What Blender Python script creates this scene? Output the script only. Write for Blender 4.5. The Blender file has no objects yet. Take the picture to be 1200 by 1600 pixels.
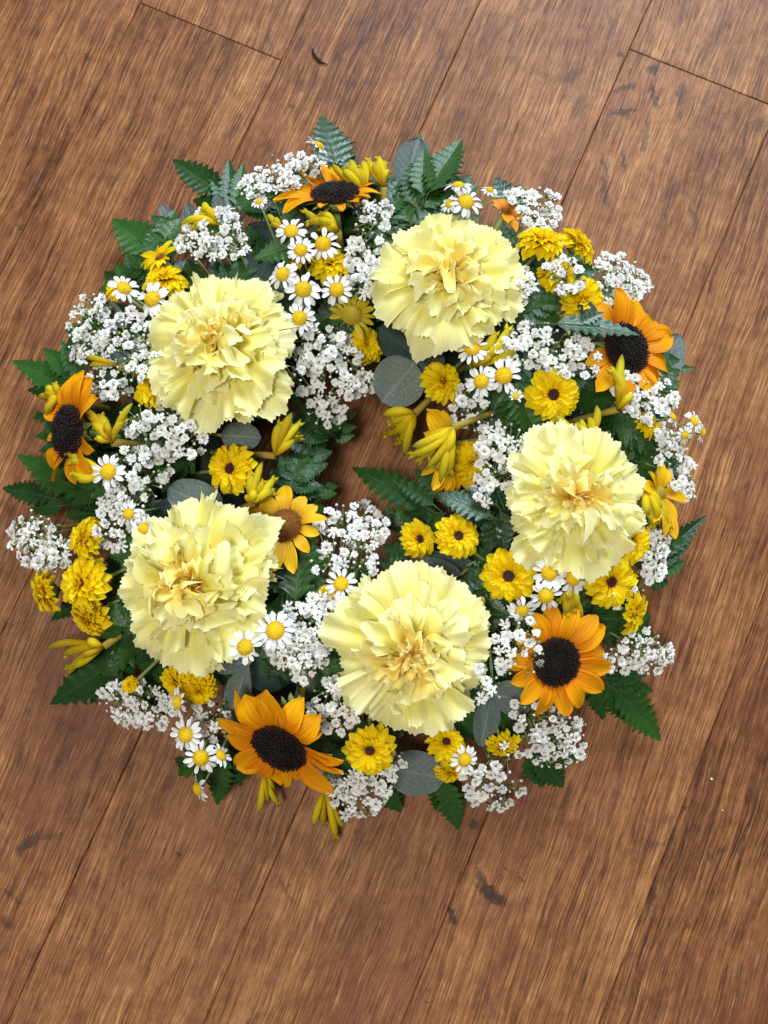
import bpy, math, random
import numpy as np
from mathutils import Matrix, Vector, Euler

rng = random.Random(7)
R = math.radians
scene = bpy.context.scene
COL = scene.collection

# ------------------------------------------------------------------ camera
F_PX, CAM_H = 1250.0, 0.58            # focal length in photo pixels (1200x1600), height over the floor
TX, TY = R(6.65), R(0.28)
cam = bpy.data.cameras.new('camera')
cam.sensor_fit = 'VERTICAL'; cam.sensor_height = 36.0; cam.lens = 36.0 * F_PX / 1600.0
cam.clip_start = 0.01; cam.clip_end = 50
cam_ob = bpy.data.objects.new('camera', cam); COL.objects.link(cam_ob)
cam_ob.location = (0, 0, CAM_H); cam_ob.rotation_euler = (TX, TY, 0)
scene.camera = cam_ob
CAM_R = Euler((TX, TY, 0)).to_matrix()

# ------------------------------------------------------------------ world and lamps (indoor, soft window light)
scene.view_settings.view_transform = 'Standard'
scene.view_settings.look = 'None'
scene.view_settings.exposure = 0.0
w = bpy.data.worlds.new('World'); scene.world = w; w.use_nodes = True
w.node_tree.nodes['Background'].inputs[0].default_value = (0.97, 0.97, 1.0, 1)
w.node_tree.nodes['Background'].inputs[1].default_value = 0.12

def area(name, loc, target, size, size_y, power, col):
    l = bpy.data.lights.new(name, 'AREA'); l.shape = 'RECTANGLE'; l.size = size; l.size_y = size_y
    l.energy = power; l.color = col
    o = bpy.data.objects.new(name, l); COL.objects.link(o); o.location = loc
    o.rotation_euler = (Vector(target) - Vector(loc)).to_track_quat('-Z', 'Y').to_euler()
    return o
area('window_lamp', (0.75, 2.3, 1.75), (0, 0, 0), 2.0, 1.2, 142, (0.74, 0.87, 1.0))
area('ceiling_lamp', (-0.45, -0.25, 2.3), (0, -0.05, 0), 0.7, 0.5, 38, (1.0, 0.94, 0.86))

# ------------------------------------------------------------------ pixel -> point in the room
def at(px, py, z=0.0):
    d = CAM_R @ Vector(((px - 600) / F_PX, -(py - 800) / F_PX, -1.0))
    return Vector((0, 0, CAM_H)) + d * ((CAM_H - z) / -d.z)
def mpp(p):                                    # metres per photo pixel at a point
    v = CAM_R.transposed() @ (Vector(p) - Vector((0, 0, CAM_H)))
    return -v.z / F_PX
CX, CY = 572, 732                              # middle of the ring in the photo
def prof(px, py):
    r = math.hypot(px - CX, py - CY)
    t = (r - 300) / (250 if r < 300 else 262)
    return max(-1, min(1, t)), math.degrees(math.atan2(-(py - CY), px - CX))
def zs(px, py):
    t, _ = prof(px, py)
    return 0.026 + 0.072 * math.sqrt(1 - t * t)

# ------------------------------------------------------------------ object helpers
def props(o, label=None, cat=None, group=None, kind=None):
    if label: o['label'] = label
    if cat: o['category'] = cat
    if group: o['group'] = group
    if kind: o['kind'] = kind
    return o
def empty(name, M, label, cat, group=None):
    o = bpy.data.objects.new(name, None); COL.objects.link(o); o.empty_display_size = 0.01
    o.matrix_world = M
    return props(o, label, cat, group)
def part(name, me, parent, M=None):
    o = bpy.data.objects.new(name, me); COL.objects.link(o)
    if parent: o.parent = parent
    if M is not None: o.matrix_basis = M
    return o
def mesh(name, V, F, mat, pt=None, smooth=True, mats=None, mi=None):
    me = bpy.data.meshes.new(name)
    me.from_pydata([tuple(map(float, v)) for v in V], [], [tuple(map(int, f)) for f in F])
    me.materials.append(mat)
    for m in (mats or []): me.materials.append(m)
    if smooth: me.polygons.foreach_set('use_smooth', [True] * len(me.polygons))
    if mi is not None: me.polygons.foreach_set('material_index', mi)
    if pt is not None:
        a = me.attributes.new('pt', 'FLOAT_VECTOR', 'POINT')
        a.data.foreach_set('vector', np.asarray(pt, dtype=np.float32).ravel())
    me.update()
    return me
class Acc:
    def __init__(s): s.V = []; s.F = []; s.P = []; s.M = []
    def add(s, V, F, P, mi=0):
        n = len(s.V); s.V += [tuple(v) for v in V]; s.P += [tuple(p) for p in P]
        s.F += [tuple(i + n for i in f) for f in F]; s.M += [mi] * len(F)
    def mesh(s, name, mat, mats=None, smooth=True): return mesh(name, s.V, s.F, mat, s.P, smooth, mats, s.M)
def sheet(nu, nv, fn, z=0.0):
    u = np.linspace(-1, 1, nu); v = np.linspace(0, 1, nv)
    U, V = np.meshgrid(u, v)
    X, Y, Z = fn(U, V)
    Vt = np.stack([X.ravel(), Y.ravel(), Z.ravel()], 1)
    P = np.stack([U.ravel(), V.ravel(), np.full(U.size, z)], 1)
    Fc = [(j * nu + i, j * nu + i + 1, (j + 1) * nu + i + 1, (j + 1) * nu + i) for j in range(nv - 1) for i in range(nu - 1)]
    return Vt, Fc, P
def xf(V, M):
    V = np.asarray(V); A = np.array(M)[:3]
    return V @ A[:, :3].T + A[:, 3]
def tube(path, rad, sides=6, cap=True, z=0.0):
    path = [Vector(p) for p in path]; n = len(path); V = []; P = []; Fc = []
    ref = Vector((0.13, 0.21, 1)).normalized()
    for i, p in enumerate(path):
        t = (path[min(i + 1, n - 1)] - path[max(i - 1, 0)]).normalized()
        a = t.cross(ref)
        if a.length < 0.05: a = t.cross(Vector((1, 0, 0)))
        a.normalize(); b = t.cross(a)
        for k in range(sides):
            th = 2 * math.pi * k / sides
            V.append(p + (a * math.cos(th) + b * math.sin(th)) * rad[i]); P.append((math.cos(th), i / (n - 1), z))
    for i in range(n - 1):
        for k in range(sides):
            k2 = (k + 1) % sides
            Fc.append((i * sides + k, i * sides + k2, (i + 1) * sides + k2, (i + 1) * sides + k))
    if cap:
        Fc.append(tuple(range(sides - 1, -1, -1))); Fc.append(tuple((n - 1) * sides + k for k in range(sides)))
    return V, Fc, P
def bez(a, b, c, n):
    a, b, c = Vector(a), Vector(b), Vector(c)
    return [a * (1 - t) ** 2 + b * 2 * t * (1 - t) + c * t * t for t in [i / (n - 1) for i in range(n)]]
def frame(origin, ydir, zdir, s=1.0):
    y = Vector(ydir).normalized(); z = Vector(zdir); z = (z - y * z.dot(y)).normalized(); x = y.cross(z)
    M = Matrix(((x.x * s, y.x * s, z.x * s, origin[0]), (x.y * s, y.y * s, z.y * s, origin[1]), (x.z * s, y.z * s, z.z * s, origin[2]), (0, 0, 0, 1)))
    return M
def lean_axis(lean, d):
    return Vector((math.sin(R(lean)) * math.cos(R(d)), math.sin(R(lean)) * math.sin(R(d)), math.cos(R(lean))))
def head_frame(p, lean, d, scale, spin=None):
    N = lean_axis(lean, d)
    up = Vector((0, 1, 0.0001)); M = frame(p, up - N * up.dot(N), N, scale)
    return M @ Matrix.Rotation(R(rng.uniform(0, 360) if spin is None else spin), 4, 'Z')
RZ = lambda d: Matrix.Rotation(R(d), 4, 'Z')
RX = lambda d: Matrix.Rotation(R(d), 4, 'X')
RY = lambda d: Matrix.Rotation(R(d), 4, 'Y')
T = lambda x, y, z: Matrix.Translation((x, y, z))
def SC(x, y=None, z=None):
    y = x if y is None else y; z = x if z is None else z
    return Matrix.Diagonal((x, y, z, 1))

# ------------------------------------------------------------------ node helpers and materials
class NT:
    def __init__(s, name):
        s.m = bpy.data.materials.new(name); s.m.use_nodes = True; s.t = s.m.node_tree; s.t.nodes.clear()
    def n(s, typ, **kw):
        nd = s.t.nodes.new(typ)
        for k, v in kw.items():
            if k.startswith('i_'):
                key = k[2:]; key = int(key) if key.isdigit() else key.replace('_', ' ')
                s.set(nd.inputs[key], v)
            else: setattr(nd, k, v)
        return nd
    def set(s, sock, v):
        if hasattr(v, 'is_output') or isinstance(v, bpy.types.NodeSocket): s.t.links.new(v, sock)
        else: sock.default_value = v
    def math(s, op, a, b=0.0, c=None, clamp=False):
        nd = s.t.nodes.new('ShaderNodeMath'); nd.operation = op; nd.use_clamp = clamp
        s.set(nd.inputs[0], a); s.set(nd.inputs[1], b)
        if c is not None: s.set(nd.inputs[2], c)
        return nd.outputs[0]
    def mix(s, f, a, b, mode='MIX'):
        nd = s.t.nodes.new('ShaderNodeMix'); nd.data_type = 'RGBA'; nd.blend_type = mode
        s.set(nd.inputs[0], f); s.set(nd.inputs[6], a); s.set(nd.inputs[7], b)
        return nd.outputs[2]
    def ramp(s, f, stops, mode='LINEAR'):
        nd = s.t.nodes.new('ShaderNodeValToRGB'); cr = nd.color_ramp; cr.interpolation = mode
        while len(cr.elements) < len(stops): cr.elements.new(0.5)
        for e, (p, c) in zip(cr.elements, stops):
            e.position = p; e.color = (*c, 1) if len(c) == 3 else c
        s.set(nd.inputs[0], f); return nd.outputs[0]
    def noise(s, vec, scale=1.0, detail=3.0, rough=0.5, dist=0.0):
        nd = s.n('ShaderNodeTexNoise'); s.set(nd.inputs['Vector'], vec)
        nd.inputs['Scale'].default_value = scale; nd.inputs['Detail'].default_value = detail
        nd.inputs['Roughness'].default_value = rough; nd.inputs['Distortion'].default_value = dist
        return nd.outputs[0]
    def vec(s, x, y, z=0.0):
        nd = s.n('ShaderNodeCombineXYZ'); s.set(nd.inputs[0], x); s.set(nd.inputs[1], y); s.set(nd.inputs[2], z); return nd.outputs[0]
    def sep(s, v):
        nd = s.n('ShaderNodeSeparateXYZ'); s.set(nd.inputs[0], v); return nd.outputs
    def out(s, sh):
        o = s.n('ShaderNodeOutputMaterial'); s.t.links.new(sh, o.inputs[0]); return s.m

def petal_mat(name, stops, edge=None, pale=None, rough=0.55, transl=0.25, vein=0.12, veinscale=9.0, vary=0.1, spec=0.25, bump=0.25, flecks=None, hue=0.0, sheen=0.0, tcol=None, bd=0.0006):
    """Colour runs along the petal (attribute pt.y), fine lengthwise veins run across it (pt.x)."""
    t = NT(name)
    a = t.n('ShaderNodeAttribute', attribute_name='pt'); x, y, z = t.sep(a.outputs['Vector'])
    oi = t.n('ShaderNodeObjectInfo'); rnd = oi.outputs['Random']
    r10 = t.math('MULTIPLY', rnd, 17.0)
    col = t.ramp(t.math('ADD', y, z), stops)
    vn = t.noise(t.vec(t.math('MULTIPLY', x, veinscale), t.math('MULTIPLY', y, 1.3), r10), 1.0, 3.0, 0.6)
    if edge:
        e = t.math('MULTIPLY', t.math('POWER', y, 6.0), 0.9)
        col = t.mix(e, col, (*edge, 1))
    shade = t.math('MULTIPLY_ADD', t.math('SUBTRACT', vn, 0.5), vein * 4, 1.0)
    shade = t.math('MULTIPLY', shade, t.math('MULTIPLY_ADD', rnd, vary * 2, 1 - vary))
    cc = t.n('ShaderNodeCombineColor'); [t.set(cc.inputs[i], shade) for i in range(3)]
    col = t.mix(1.0, col, cc.outputs[0], 'MULTIPLY')
    if pale: col = t.mix(t.math('MULTIPLY', t.math('SUBTRACT', rnd, 0.66), 2.2, clamp=True), col, (*pale, 1))
    if hue:
        h = t.n('ShaderNodeHueSaturation'); t.set(h.inputs['Hue'], t.math('MULTIPLY_ADD', rnd, hue, 0.5 - hue / 2)); t.set(h.inputs['Color'], col); col = h.outputs[0]
    if flecks:
        fn = t.noise(t.vec(t.math('MULTIPLY', x, 7.0), t.math('MULTIPLY', y, 1.6), t.math('MULTIPLY', rnd, 91.0)), 1.0, 2.0, 0.5)
        fm = t.math('MULTIPLY', t.math('SUBTRACT', fn, 0.72), 14.0, clamp=True)
        col = t.mix(fm, col, (*flecks, 1))
    bs = t.n('ShaderNodeBsdfPrincipled'); t.set(bs.inputs['Base Color'], col)
    bs.inputs['Roughness'].default_value = rough; bs.inputs['Specular IOR Level'].default_value = spec
    if sheen: bs.inputs['Sheen Weight'].default_value = sheen
    b = t.n('ShaderNodeBump'); b.inputs['Strength'].default_value = bump; b.inputs['Distance'].default_value = bd
    t.set(b.inputs['Height'], vn); t.t.links.new(b.outputs[0], bs.inputs['Normal'])
    tr = t.n('ShaderNodeBsdfTranslucent')
    t.set(tr.inputs[0], col if tcol is None else t.mix(1.0, col, (*tcol, 1), 'MULTIPLY'))
    mx = t.n('ShaderNodeMixShader'); mx.inputs[0].default_value = transl
    t.t.links.new(bs.outputs[0], mx.inputs[1]); t.t.links.new(tr.outputs[0], mx.inputs[2])
    return t.out(mx.outputs[0])

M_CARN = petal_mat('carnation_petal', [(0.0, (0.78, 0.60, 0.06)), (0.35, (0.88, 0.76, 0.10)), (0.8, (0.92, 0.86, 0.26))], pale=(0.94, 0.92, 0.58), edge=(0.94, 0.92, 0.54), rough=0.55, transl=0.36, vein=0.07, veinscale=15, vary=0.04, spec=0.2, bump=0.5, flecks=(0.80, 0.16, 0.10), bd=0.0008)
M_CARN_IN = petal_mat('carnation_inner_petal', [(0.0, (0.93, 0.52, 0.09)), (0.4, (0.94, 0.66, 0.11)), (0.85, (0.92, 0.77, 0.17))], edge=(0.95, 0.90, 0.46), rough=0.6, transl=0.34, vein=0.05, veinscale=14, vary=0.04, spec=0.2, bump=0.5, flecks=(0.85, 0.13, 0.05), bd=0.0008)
M_SUN = petal_mat('sunflower_petal', [(0.0, (0.60, 0.14, 0.004)), (0.2, (0.80, 0.26, 0.003)), (0.75, (0.90, 0.40, 0.004))], rough=0.5, transl=0.30, vein=0.22, veinscale=10, vary=0.08, bump=0.6, spec=0.15, hue=0.012, bd=0.0008)
M_MUM = petal_mat('chrysanthemum_petal', [(0.0, (0.86, 0.53, 0.004)), (0.5, (0.92, 0.69, 0.006)), (1.0, (0.94, 0.76, 0.012))], rough=0.5, transl=0.42, vein=0.04, veinscale=3, vary=0.05, bump=0.3, spec=0.12, hue=0.012)
M_YEL = petal_mat('yellow_daisy_petal', [(0.0, (0.60, 0.30, 0.004)), (0.5, (0.85, 0.48, 0.006)), (1.0, (0.92, 0.56, 0.01))], rough=0.5, transl=0.25, vein=0.14, veinscale=6, vary=0.1, bump=0.6, hue=0.015)
M_ORG = petal_mat('amber_daisy_petal', [(0.0, (0.45, 0.10, 0.004)), (0.5, (0.80, 0.28, 0.006)), (1.0, (0.85, 0.38, 0.01))], rough=0.5, transl=0.25, vein=0.14, veinscale=6, vary=0.15, bump=0.6)
M_OLIVE = petal_mat('olive_daisy_petal', [(0.0, (0.40, 0.30, 0.01)), (1.0, (0.62, 0.46, 0.012))], rough=0.5, transl=0.2, vein=0.14, veinscale=5, vary=0.1, bump=0.6)
M_WHITE = petal_mat('daisy_white_petal', [(0.0, (0.70, 0.72, 0.60)), (0.25, (0.86, 0.87, 0.84)), (1.0, (0.90, 0.90, 0.89))], rough=0.55, transl=0.25, vein=0.04, veinscale=3, vary=0.04, bump=0.3)
M_GYP = petal_mat('gypsophila_petal', [(0.0, (0.30, 0.34, 0.16)), (0.22, (0.52, 0.53, 0.42)), (0.40, (0.86, 0.86, 0.82)), (1.0, (0.88, 0.88, 0.86))], rough=0.6, transl=0.26, vein=0.02, veinscale=2, vary=0.08, bump=0.1)
M_PAW = petal_mat('kangaroo_paw_fuzz', [(0.0, (0.32, 0.22, 0.02)), (0.3, (0.66, 0.45, 0.012)), (0.65, (0.58, 0.44, 0.014)), (1.0, (0.34, 0.34, 0.03))], rough=0.85, transl=0.18, vein=0.2, veinscale=5, vary=0.16, bump=0.6, sheen=0.0, spec=0.08, hue=0.02)
M_CALYX = petal_mat('calyx_green', [(0.0, (0.10, 0.14, 0.03)), (1.0, (0.20, 0.25, 0.07))], rough=0.6, transl=0.1, vary=0.15)
M_STEM = petal_mat('stem_green', [(0.0, (0.14, 0.20, 0.06)), (1.0, (0.26, 0.33, 0.12))], rough=0.5, transl=0.05, vary=0.1)
M_FSTEM = petal_mat('fern_rib', [(0.0, (0.05, 0.09, 0.025)), (1.0, (0.05, 0.12, 0.03))], rough=0.5, transl=0.05, vary=0.1)
M_BROWNSTEM = petal_mat('stem_brownish', [(0.0, (0.22, 0.15, 0.04)), (1.0, (0.35, 0.25, 0.04))], rough=0.6, transl=0.05, vary=0.1)

def leaf_mat(name, c1, c2, rough, veinc, vein, spec=0.5, bumps=0.35, scale=55.0, coat=0.0, under=None, net=0.0):
    t = NT(name)
    a = t.n('ShaderNodeAttribute', attribute_name='pt'); x, y, z = t.sep(a.outputs['Vector'])
    oi = t.n('ShaderNodeObjectInfo'); rnd = oi.outputs['Random']
    g = t.n('ShaderNodeNewGeometry')
    tc = t.n('ShaderNodeTexCoord')
    big = t.noise(g.outputs['Position'], scale, 3.0, 0.6)
    col = t.mix(t.math('ADD', t.math('MULTIPLY', big, 0.7), t.math('MULTIPLY_ADD', rnd, 0.7, -0.25), clamp=True), (*c1, 1), (*c2, 1))
    ax = t.math('ABSOLUTE', x)
    mid = t.math('SUBTRACT', 1.0, t.math('MULTIPLY', ax, 9.0), clamp=True)
    # side veins: lines running obliquely out of the midrib
    sv = t.math('SINE', t.math('MULTIPLY', t.math('SUBTRACT', y, t.math('MULTIPLY', ax, 0.28)), 46.0))
    svm = t.math('MULTIPLY', t.math('SUBTRACT', sv, 0.75), 3.0, clamp=True)
    vm = t.math('MAXIMUM', mid, t.math('MULTIPLY', svm, 0.5))
    col = t.mix(t.math('MULTIPLY', vm, vein), col, (*veinc, 1))
    if under: col = t.mix(g.outputs['Backfacing'], col, (*under, 1))
    fine = t.noise(g.outputs['Position'], 1500.0, 2.0, 0.6)
    if net:
        vo = t.n('ShaderNodeTexVoronoi', feature='DISTANCE_TO_EDGE'); vo.inputs['Scale'].default_value = 420.0
        wv = t.n('ShaderNodeVectorMath', operation='MULTIPLY_ADD'); nc = t.n('ShaderNodeTexNoise'); nc.inputs['Scale'].default_value = 300.0; t.set(nc.inputs['Vector'], g.outputs['Position'])
        t.set(wv.inputs[0], nc.outputs['Color']); wv.inputs[1].default_value = (.003, .003, .003); t.set(wv.inputs[2], g.outputs['Position']); t.set(vo.inputs['Vector'], wv.outputs[0])
        ln = t.math('SUBTRACT', 1.0, t.math('MULTIPLY', vo.outputs['Distance'], 9.0), clamp=True)
        col = t.mix(t.math('MULTIPLY', ln, net), col, (0.030, 0.050, 0.045, 1)); fine = t.math('SUBTRACT', fine, t.math('MULTIPLY', ln, 1.6))
    bs = t.n('ShaderNodeBsdfPrincipled'); t.set(bs.inputs['Base Color'], col)
    t.set(bs.inputs['Roughness'], t.math('MULTIPLY_ADD', big, 0.2, rough - 0.1)); bs.inputs['Specular IOR Level'].default_value = spec
    bs.inputs['Coat Weight'].default_value = coat; bs.inputs['Coat Roughness'].default_value = 0.35
    b = t.n('ShaderNodeBump'); b.inputs['Strength'].default_value = bumps; b.inputs['Distance'].default_value = 0.0006
    t.set(b.inputs['Height'], t.math('SUBTRACT', t.math('MULTIPLY', fine, 0.35), t.math('MULTIPLY', vm, 0.8)))
    t.t.links.new(b.outputs[0], bs.inputs['Normal'])
    tr = t.n('ShaderNodeBsdfTranslucent'); t.set(tr.inputs[0], col)
    mx = t.n('ShaderNodeMixShader'); mx.inputs[0].default_value = 0.12
    t.t.links.new(bs.outputs[0], mx.inputs[1]); t.t.links.new(tr.outputs[0], mx.inputs[2])
    return t.out(mx.outputs[0])
M_FERN = leaf_mat('fern_leaf', (0.008, 0.038, 0.008), (0.034, 0.115, 0.016), 0.37, (0.06, 0.15, 0.03), 0.40, spec=0.42)
M_FERNG = leaf_mat('fern_leaf_glossy', (0.008, 0.034, 0.012), (0.028, 0.085, 0.030), 0.33, (0.05, 0.12, 0.06), 0.35, spec=0.75)
M_EUC = leaf_mat('eucalyptus_leaf', (0.085, 0.125, 0.115), (0.185, 0.235, 0.215), 0.60, (0.27, 0.32, 0.29), 0.65, spec=0.4, bumps=0.5, net=0.32)
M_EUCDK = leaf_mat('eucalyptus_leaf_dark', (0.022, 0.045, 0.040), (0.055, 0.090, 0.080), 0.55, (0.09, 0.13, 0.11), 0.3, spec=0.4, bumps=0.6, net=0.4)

def grain_mat(name, stops, rough=0.7, scale=900.0, spec=0.3, bump=0.4):
    t = NT(name); g = t.n('ShaderNodeNewGeometry')
    a = t.n('ShaderNodeAttribute', attribute_name='pt'); x, y, z = t.sep(a.outputs['Vector'])
    nz = t.noise(g.outputs['Position'], scale, 2.0, 0.6)
    col = t.ramp(t.math('ADD', y, t.math('MULTIPLY', t.math('SUBTRACT', nz, 0.5), 0.5)), stops)
    bs = t.n('ShaderNodeBsdfPrincipled'); t.set(bs.inputs['Base Color'], col); bs.inputs['Roughness'].default_value = rough
    bs.inputs['Specular IOR Level'].default_value = spec
    b = t.n('ShaderNodeBump'); b.inputs['Strength'].default_value = bump; b.inputs['Distance'].default_value = 0.0005
    t.set(b.inputs['Height'], nz); t.t.links.new(b.outputs[0], bs.inputs['Normal'])
    return t.out(bs.outputs[0])
# pt.y = 0 at the middle of the disc, 1 at its rim
M_SDISC = grain_mat('sunflower_disc', [(0.0, (0.016, 0.014, 0.006)), (0.45, (0.006, 0.003, 0.002)), (0.85, (0.016, 0.005, 0.004)), (1.0, (0.05, 0.014, 0.008))], rough=0.6)
M_DDISC = grain_mat('daisy_disc', [(0.0, (0.72, 0.55, 0.014)), (0.6, (0.76, 0.52, 0.008)), (1.0, (0.52, 0.33, 0.006))], rough=0.6, spec=0.3)
M_BDISC = grain_mat('brown_dome_disc', [(0.0, (0.42, 0.20, 0.015)), (0.5, (0.25, 0.09, 0.01)), (0.9, (0.16, 0.05, 0.01)), (1.0, (0.40, 0.18, 0.01))], rough=0.7)
M_ODISC = grain_mat('olive_dome_disc', [(0.0, (0.30, 0.24, 0.012)), (1.0, (0.36, 0.25, 0.01))], rough=0.7)
M_EYE = grain_mat('chrysanthemum_eye', [(0.0, (0.035, 0.008, 0.006)), (0.8, (0.07, 0.014, 0.008)), (1.0, (0.12, 0.03, 0.01))], rough=0.6)
M_FOAM = grain_mat('wet_foam', [(0.0, (0.008, 0.018, 0.008)), (1.0, (0.016, 0.030, 0.012))], rough=0.8, scale=300)
# ------------------------------------------------------------------ the floor: separate boards with real joints
SEAM0, PW, PANG = -0.63661515 * CAM_H, 0.21170273 * CAM_H, R(-23.75)
NV = Vector((math.cos(PANG), math.sin(PANG), 0)); TV = Vector((-NV.y, NV.x, 0))
def nt(px, py):
    p = at(px, py, 0); return p.dot(NV), p.dot(TV)
def floor_mat():
    t = NT('wood_board')
    g = t.n('ShaderNodeNewGeometry'); px, py, pz = t.sep(g.outputs['Position'])
    n_ = t.math('ADD', t.math('MULTIPLY', px, NV.x), t.math('MULTIPLY', py, NV.y))
    t_ = t.math('ADD', t.math('MULTIPLY', px, TV.x), t.math('MULTIPLY', py, TV.y))
    oi = t.n('ShaderNodeObjectInfo'); rnd = oi.outputs['Random']; ro = t.math('MULTIPLY', rnd, 13.0)
    # the grain wanders sideways a little along the board
    wob = t.noise(t.vec(t.math('MULTIPLY', n_, 9.0), t.math('MULTIPLY', t_, 6.0), ro), 1.0, 3.0, 0.55)
    wob2 = t.noise(t.vec(t.math('MULTIPLY', n_, 40.0), t.math('MULTIPLY', t_, 30.0), ro), 1.0, 2.0, 0.55)
    nn = t.math('ADD', n_, t.math('ADD', t.math('MULTIPLY', t.math('SUBTRACT', wob, 0.5), 0.015), t.math('MULTIPLY', t.math('SUBTRACT', wob2, 0.5), 0.0022)))
    nn = t.math('ADD', nn, t.math('MULTIPLY', t_, 0.05))
    def streak(sn, st, det=3.0, ro_=ro, rough=0.6): return t.noise(t.vec(t.math('MULTIPLY', nn, sn), t.math('MULTIPLY', t_, st), ro_), 1.0, det, rough)
    broad = t.noise(t.vec(t.math('MULTIPLY', nn, 22.0), t.math('MULTIPLY', t_, 9.0), ro), 1.0, 6.0, 0.65)
    medium = streak(110, 7, 4.0)
    s1 = streak(560, 16, 5.0, rough=0.7)
    s2 = streak(1250, 26, 3.0, rough=0.6)
    s3 = streak(1150, 44, 2.0, 3.3, 0.6)
    v = t.math('ADD', t.math('MULTIPLY', broad, 0.52), t.math('MULTIPLY', medium, 0.26))
    v = t.math('ADD', v, t.math('MULTIPLY', s1, 0.44)); v = t.math('ADD', v, t.math('MULTIPLY', s2, 0.86))
    v = t.math('ADD', v, t.math('MULTIPLY', t.math('SUBTRACT', rnd, 0.5), 0.09))
    v = t.math('ADD', v, t.math('MULTIPLY', t.noise(g.outputs['Position'], 95.0, 5.0, 0.7), 0.34)); v = t.math('SUBTRACT', v, 0.71)
    col = t.ramp(v, [(0.25, (0.040, 0.013, 0.006)), (0.40, (0.130, 0.045, 0.017)), (0.51, (0.212, 0.082, 0.029)), (0.63, (0.315, 0.138, 0.051)), (0.78, (0.50, 0.255, 0.105))])
    # reddish and greyish drifts
    dr = t.noise(t.vec(t.math('MULTIPLY', nn, 10.0), t.math('MULTIPLY', t_, 5.0), 5.5), 1.0, 3.0, 0.6)
    col = t.mix(t.math('MULTIPLY', t.math('SUBTRACT', dr, 0.5), 2.6, clamp=True), col, (0.185, 0.062, 0.030, 1))
    gd = t.noise(t.vec(t.math('MULTIPLY', nn, 13.0), t.math('MULTIPLY', t_, 8.0), t.math('ADD', ro, 2.7)), 1.0, 4.0, 0.65)
    gdm = t.math('MULTIPLY', t.math('SUBTRACT', gd, 0.52), 4.0, clamp=True)
    col = t.mix(t.math('MULTIPLY', gdm, 0.42), col, t.mix(1.0, col, (1.75, 1.85, 1.75, 1), 'MULTIPLY'))
    dkm = t.math('MULTIPLY', t.math('SUBTRACT', 0.45, gd), 4.5, clamp=True)
    col = t.mix(t.math('MULTIPLY', dkm, 0.55), col, t.mix(1.0, col, (0.50, 0.44, 0.42, 1), 'MULTIPLY'))
    # short pale ticks and dark pores of the embossed grain
    tick = t.math('MULTIPLY', t.math('SUBTRACT', s3, 0.62), 9.0, clamp=True)
    col = t.mix(t.math('MULTIPLY', tick, 0.42), col, (0.55, 0.31, 0.16, 1))
    pore = t.math('MULTIPLY', t.math('SUBTRACT', 0.41, streak(1100, 30, 3.0, 8.1, 0.65)), 12.0, clamp=True)
    col = t.mix(t.math('MULTIPLY', pore, 0.65), col, (0.060, 0.024, 0.014, 1))
    # long hairline cracks and ring lines
    ck = t.math('SUBTRACT', 1.0, t.math('MULTIPLY', t.math('ABSOLUTE', t.math('SUBTRACT', streak(75, 4.5, 2.0, t.math('ADD', ro, 2.0), 0.5), 0.5)), 75.0), clamp=True)
    ckm = t.math('MULTIPLY', t.math('SUBTRACT', t.noise(t.vec(t.math('MULTIPLY', nn, 20.0), t.math('MULTIPLY', t_, 11.0), 9.0), 1.0, 2.0), 0.47), 8.0, clamp=True)
    col = t.mix(t.math('MULTIPLY', t.math('MULTIPLY', ck, ckm), 0.55), col, (0.050, 0.020, 0.012, 1))
    # dark smoky figure in the wood
    fig = t.noise(t.vec(t.math('MULTIPLY', nn, 42.0), t.math('MULTIPLY', t_, 20.0), t.math('ADD', ro, 4.0)), 1.0, 7.0, 0.78, 0.8)
    fm = t.math('MULTIPLY', t.math('SUBTRACT', fig, 0.578), 6.0, clamp=True)
    col = t.mix(t.math('MULTIPLY', fm, 0.80), col, (0.062, 0.032, 0.026, 1))
    # individual knots and dark marks of this floor, where they lie
    wq = t.noise(t.vec(t.math('MULTIPLY', n_, 260.0), t.math('MULTIPLY', t_, 150.0), 0.0), 1.0, 6.0, 0.75)
    wr = t.noise(t.vec(t.math('MULTIPLY', n_, 260.0), t.math('MULTIPLY', t_, 150.0), 7.0), 1.0, 6.0, 0.75)
    qn = t.math('ADD', px, t.math('MULTIPLY', t.math('SUBTRACT', wq, 0.5), 0.014))
    qt = t.math('ADD', py, t.math('MULTIPLY', t.math('SUBTRACT', wr, 0.5), 0.014))
    total = None
    for (mx_, my_, la, lb, ang, st) in MARKS:
        c = at(mx_, my_, 0); k = mpp(c); ca, sa = math.cos(R(ang)), math.sin(R(ang))
        dx = t.math('SUBTRACT', qn, c.x); dy = t.math('SUBTRACT', qt, c.y)
        a_ = t.math('DIVIDE', t.math('ADD', t.math('MULTIPLY', dx, ca), t.math('MULTIPLY', dy, sa)), la * k)
        b_ = t.math('DIVIDE', t.math('SUBTRACT', t.math('MULTIPLY', dy, ca), t.math('MULTIPLY', dx, sa)), lb * k)
        d = t.math('ADD', t.math('MULTIPLY', a_, a_), t.math('MULTIPLY', b_, b_))
        m_ = t.math('MULTIPLY', t.math('SUBTRACT', 1.25, d), 1.1, clamp=True); m_ = t.math('MULTIPLY', m_, st)
        total = m_ if total is None else t.math('MAXIMUM', total, m_)
    col = t.mix(total, col, (0.034, 0.017, 0.013, 1))
    bs = t.n('ShaderNodeBsdfPrincipled'); t.set(bs.inputs['Base Color'], col)
    t.set(bs.inputs['Roughness'], t.math('MULTIPLY_ADD', s1, 0.22, 0.38)); bs.inputs['Specular IOR Level'].default_value = 0.20
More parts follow.
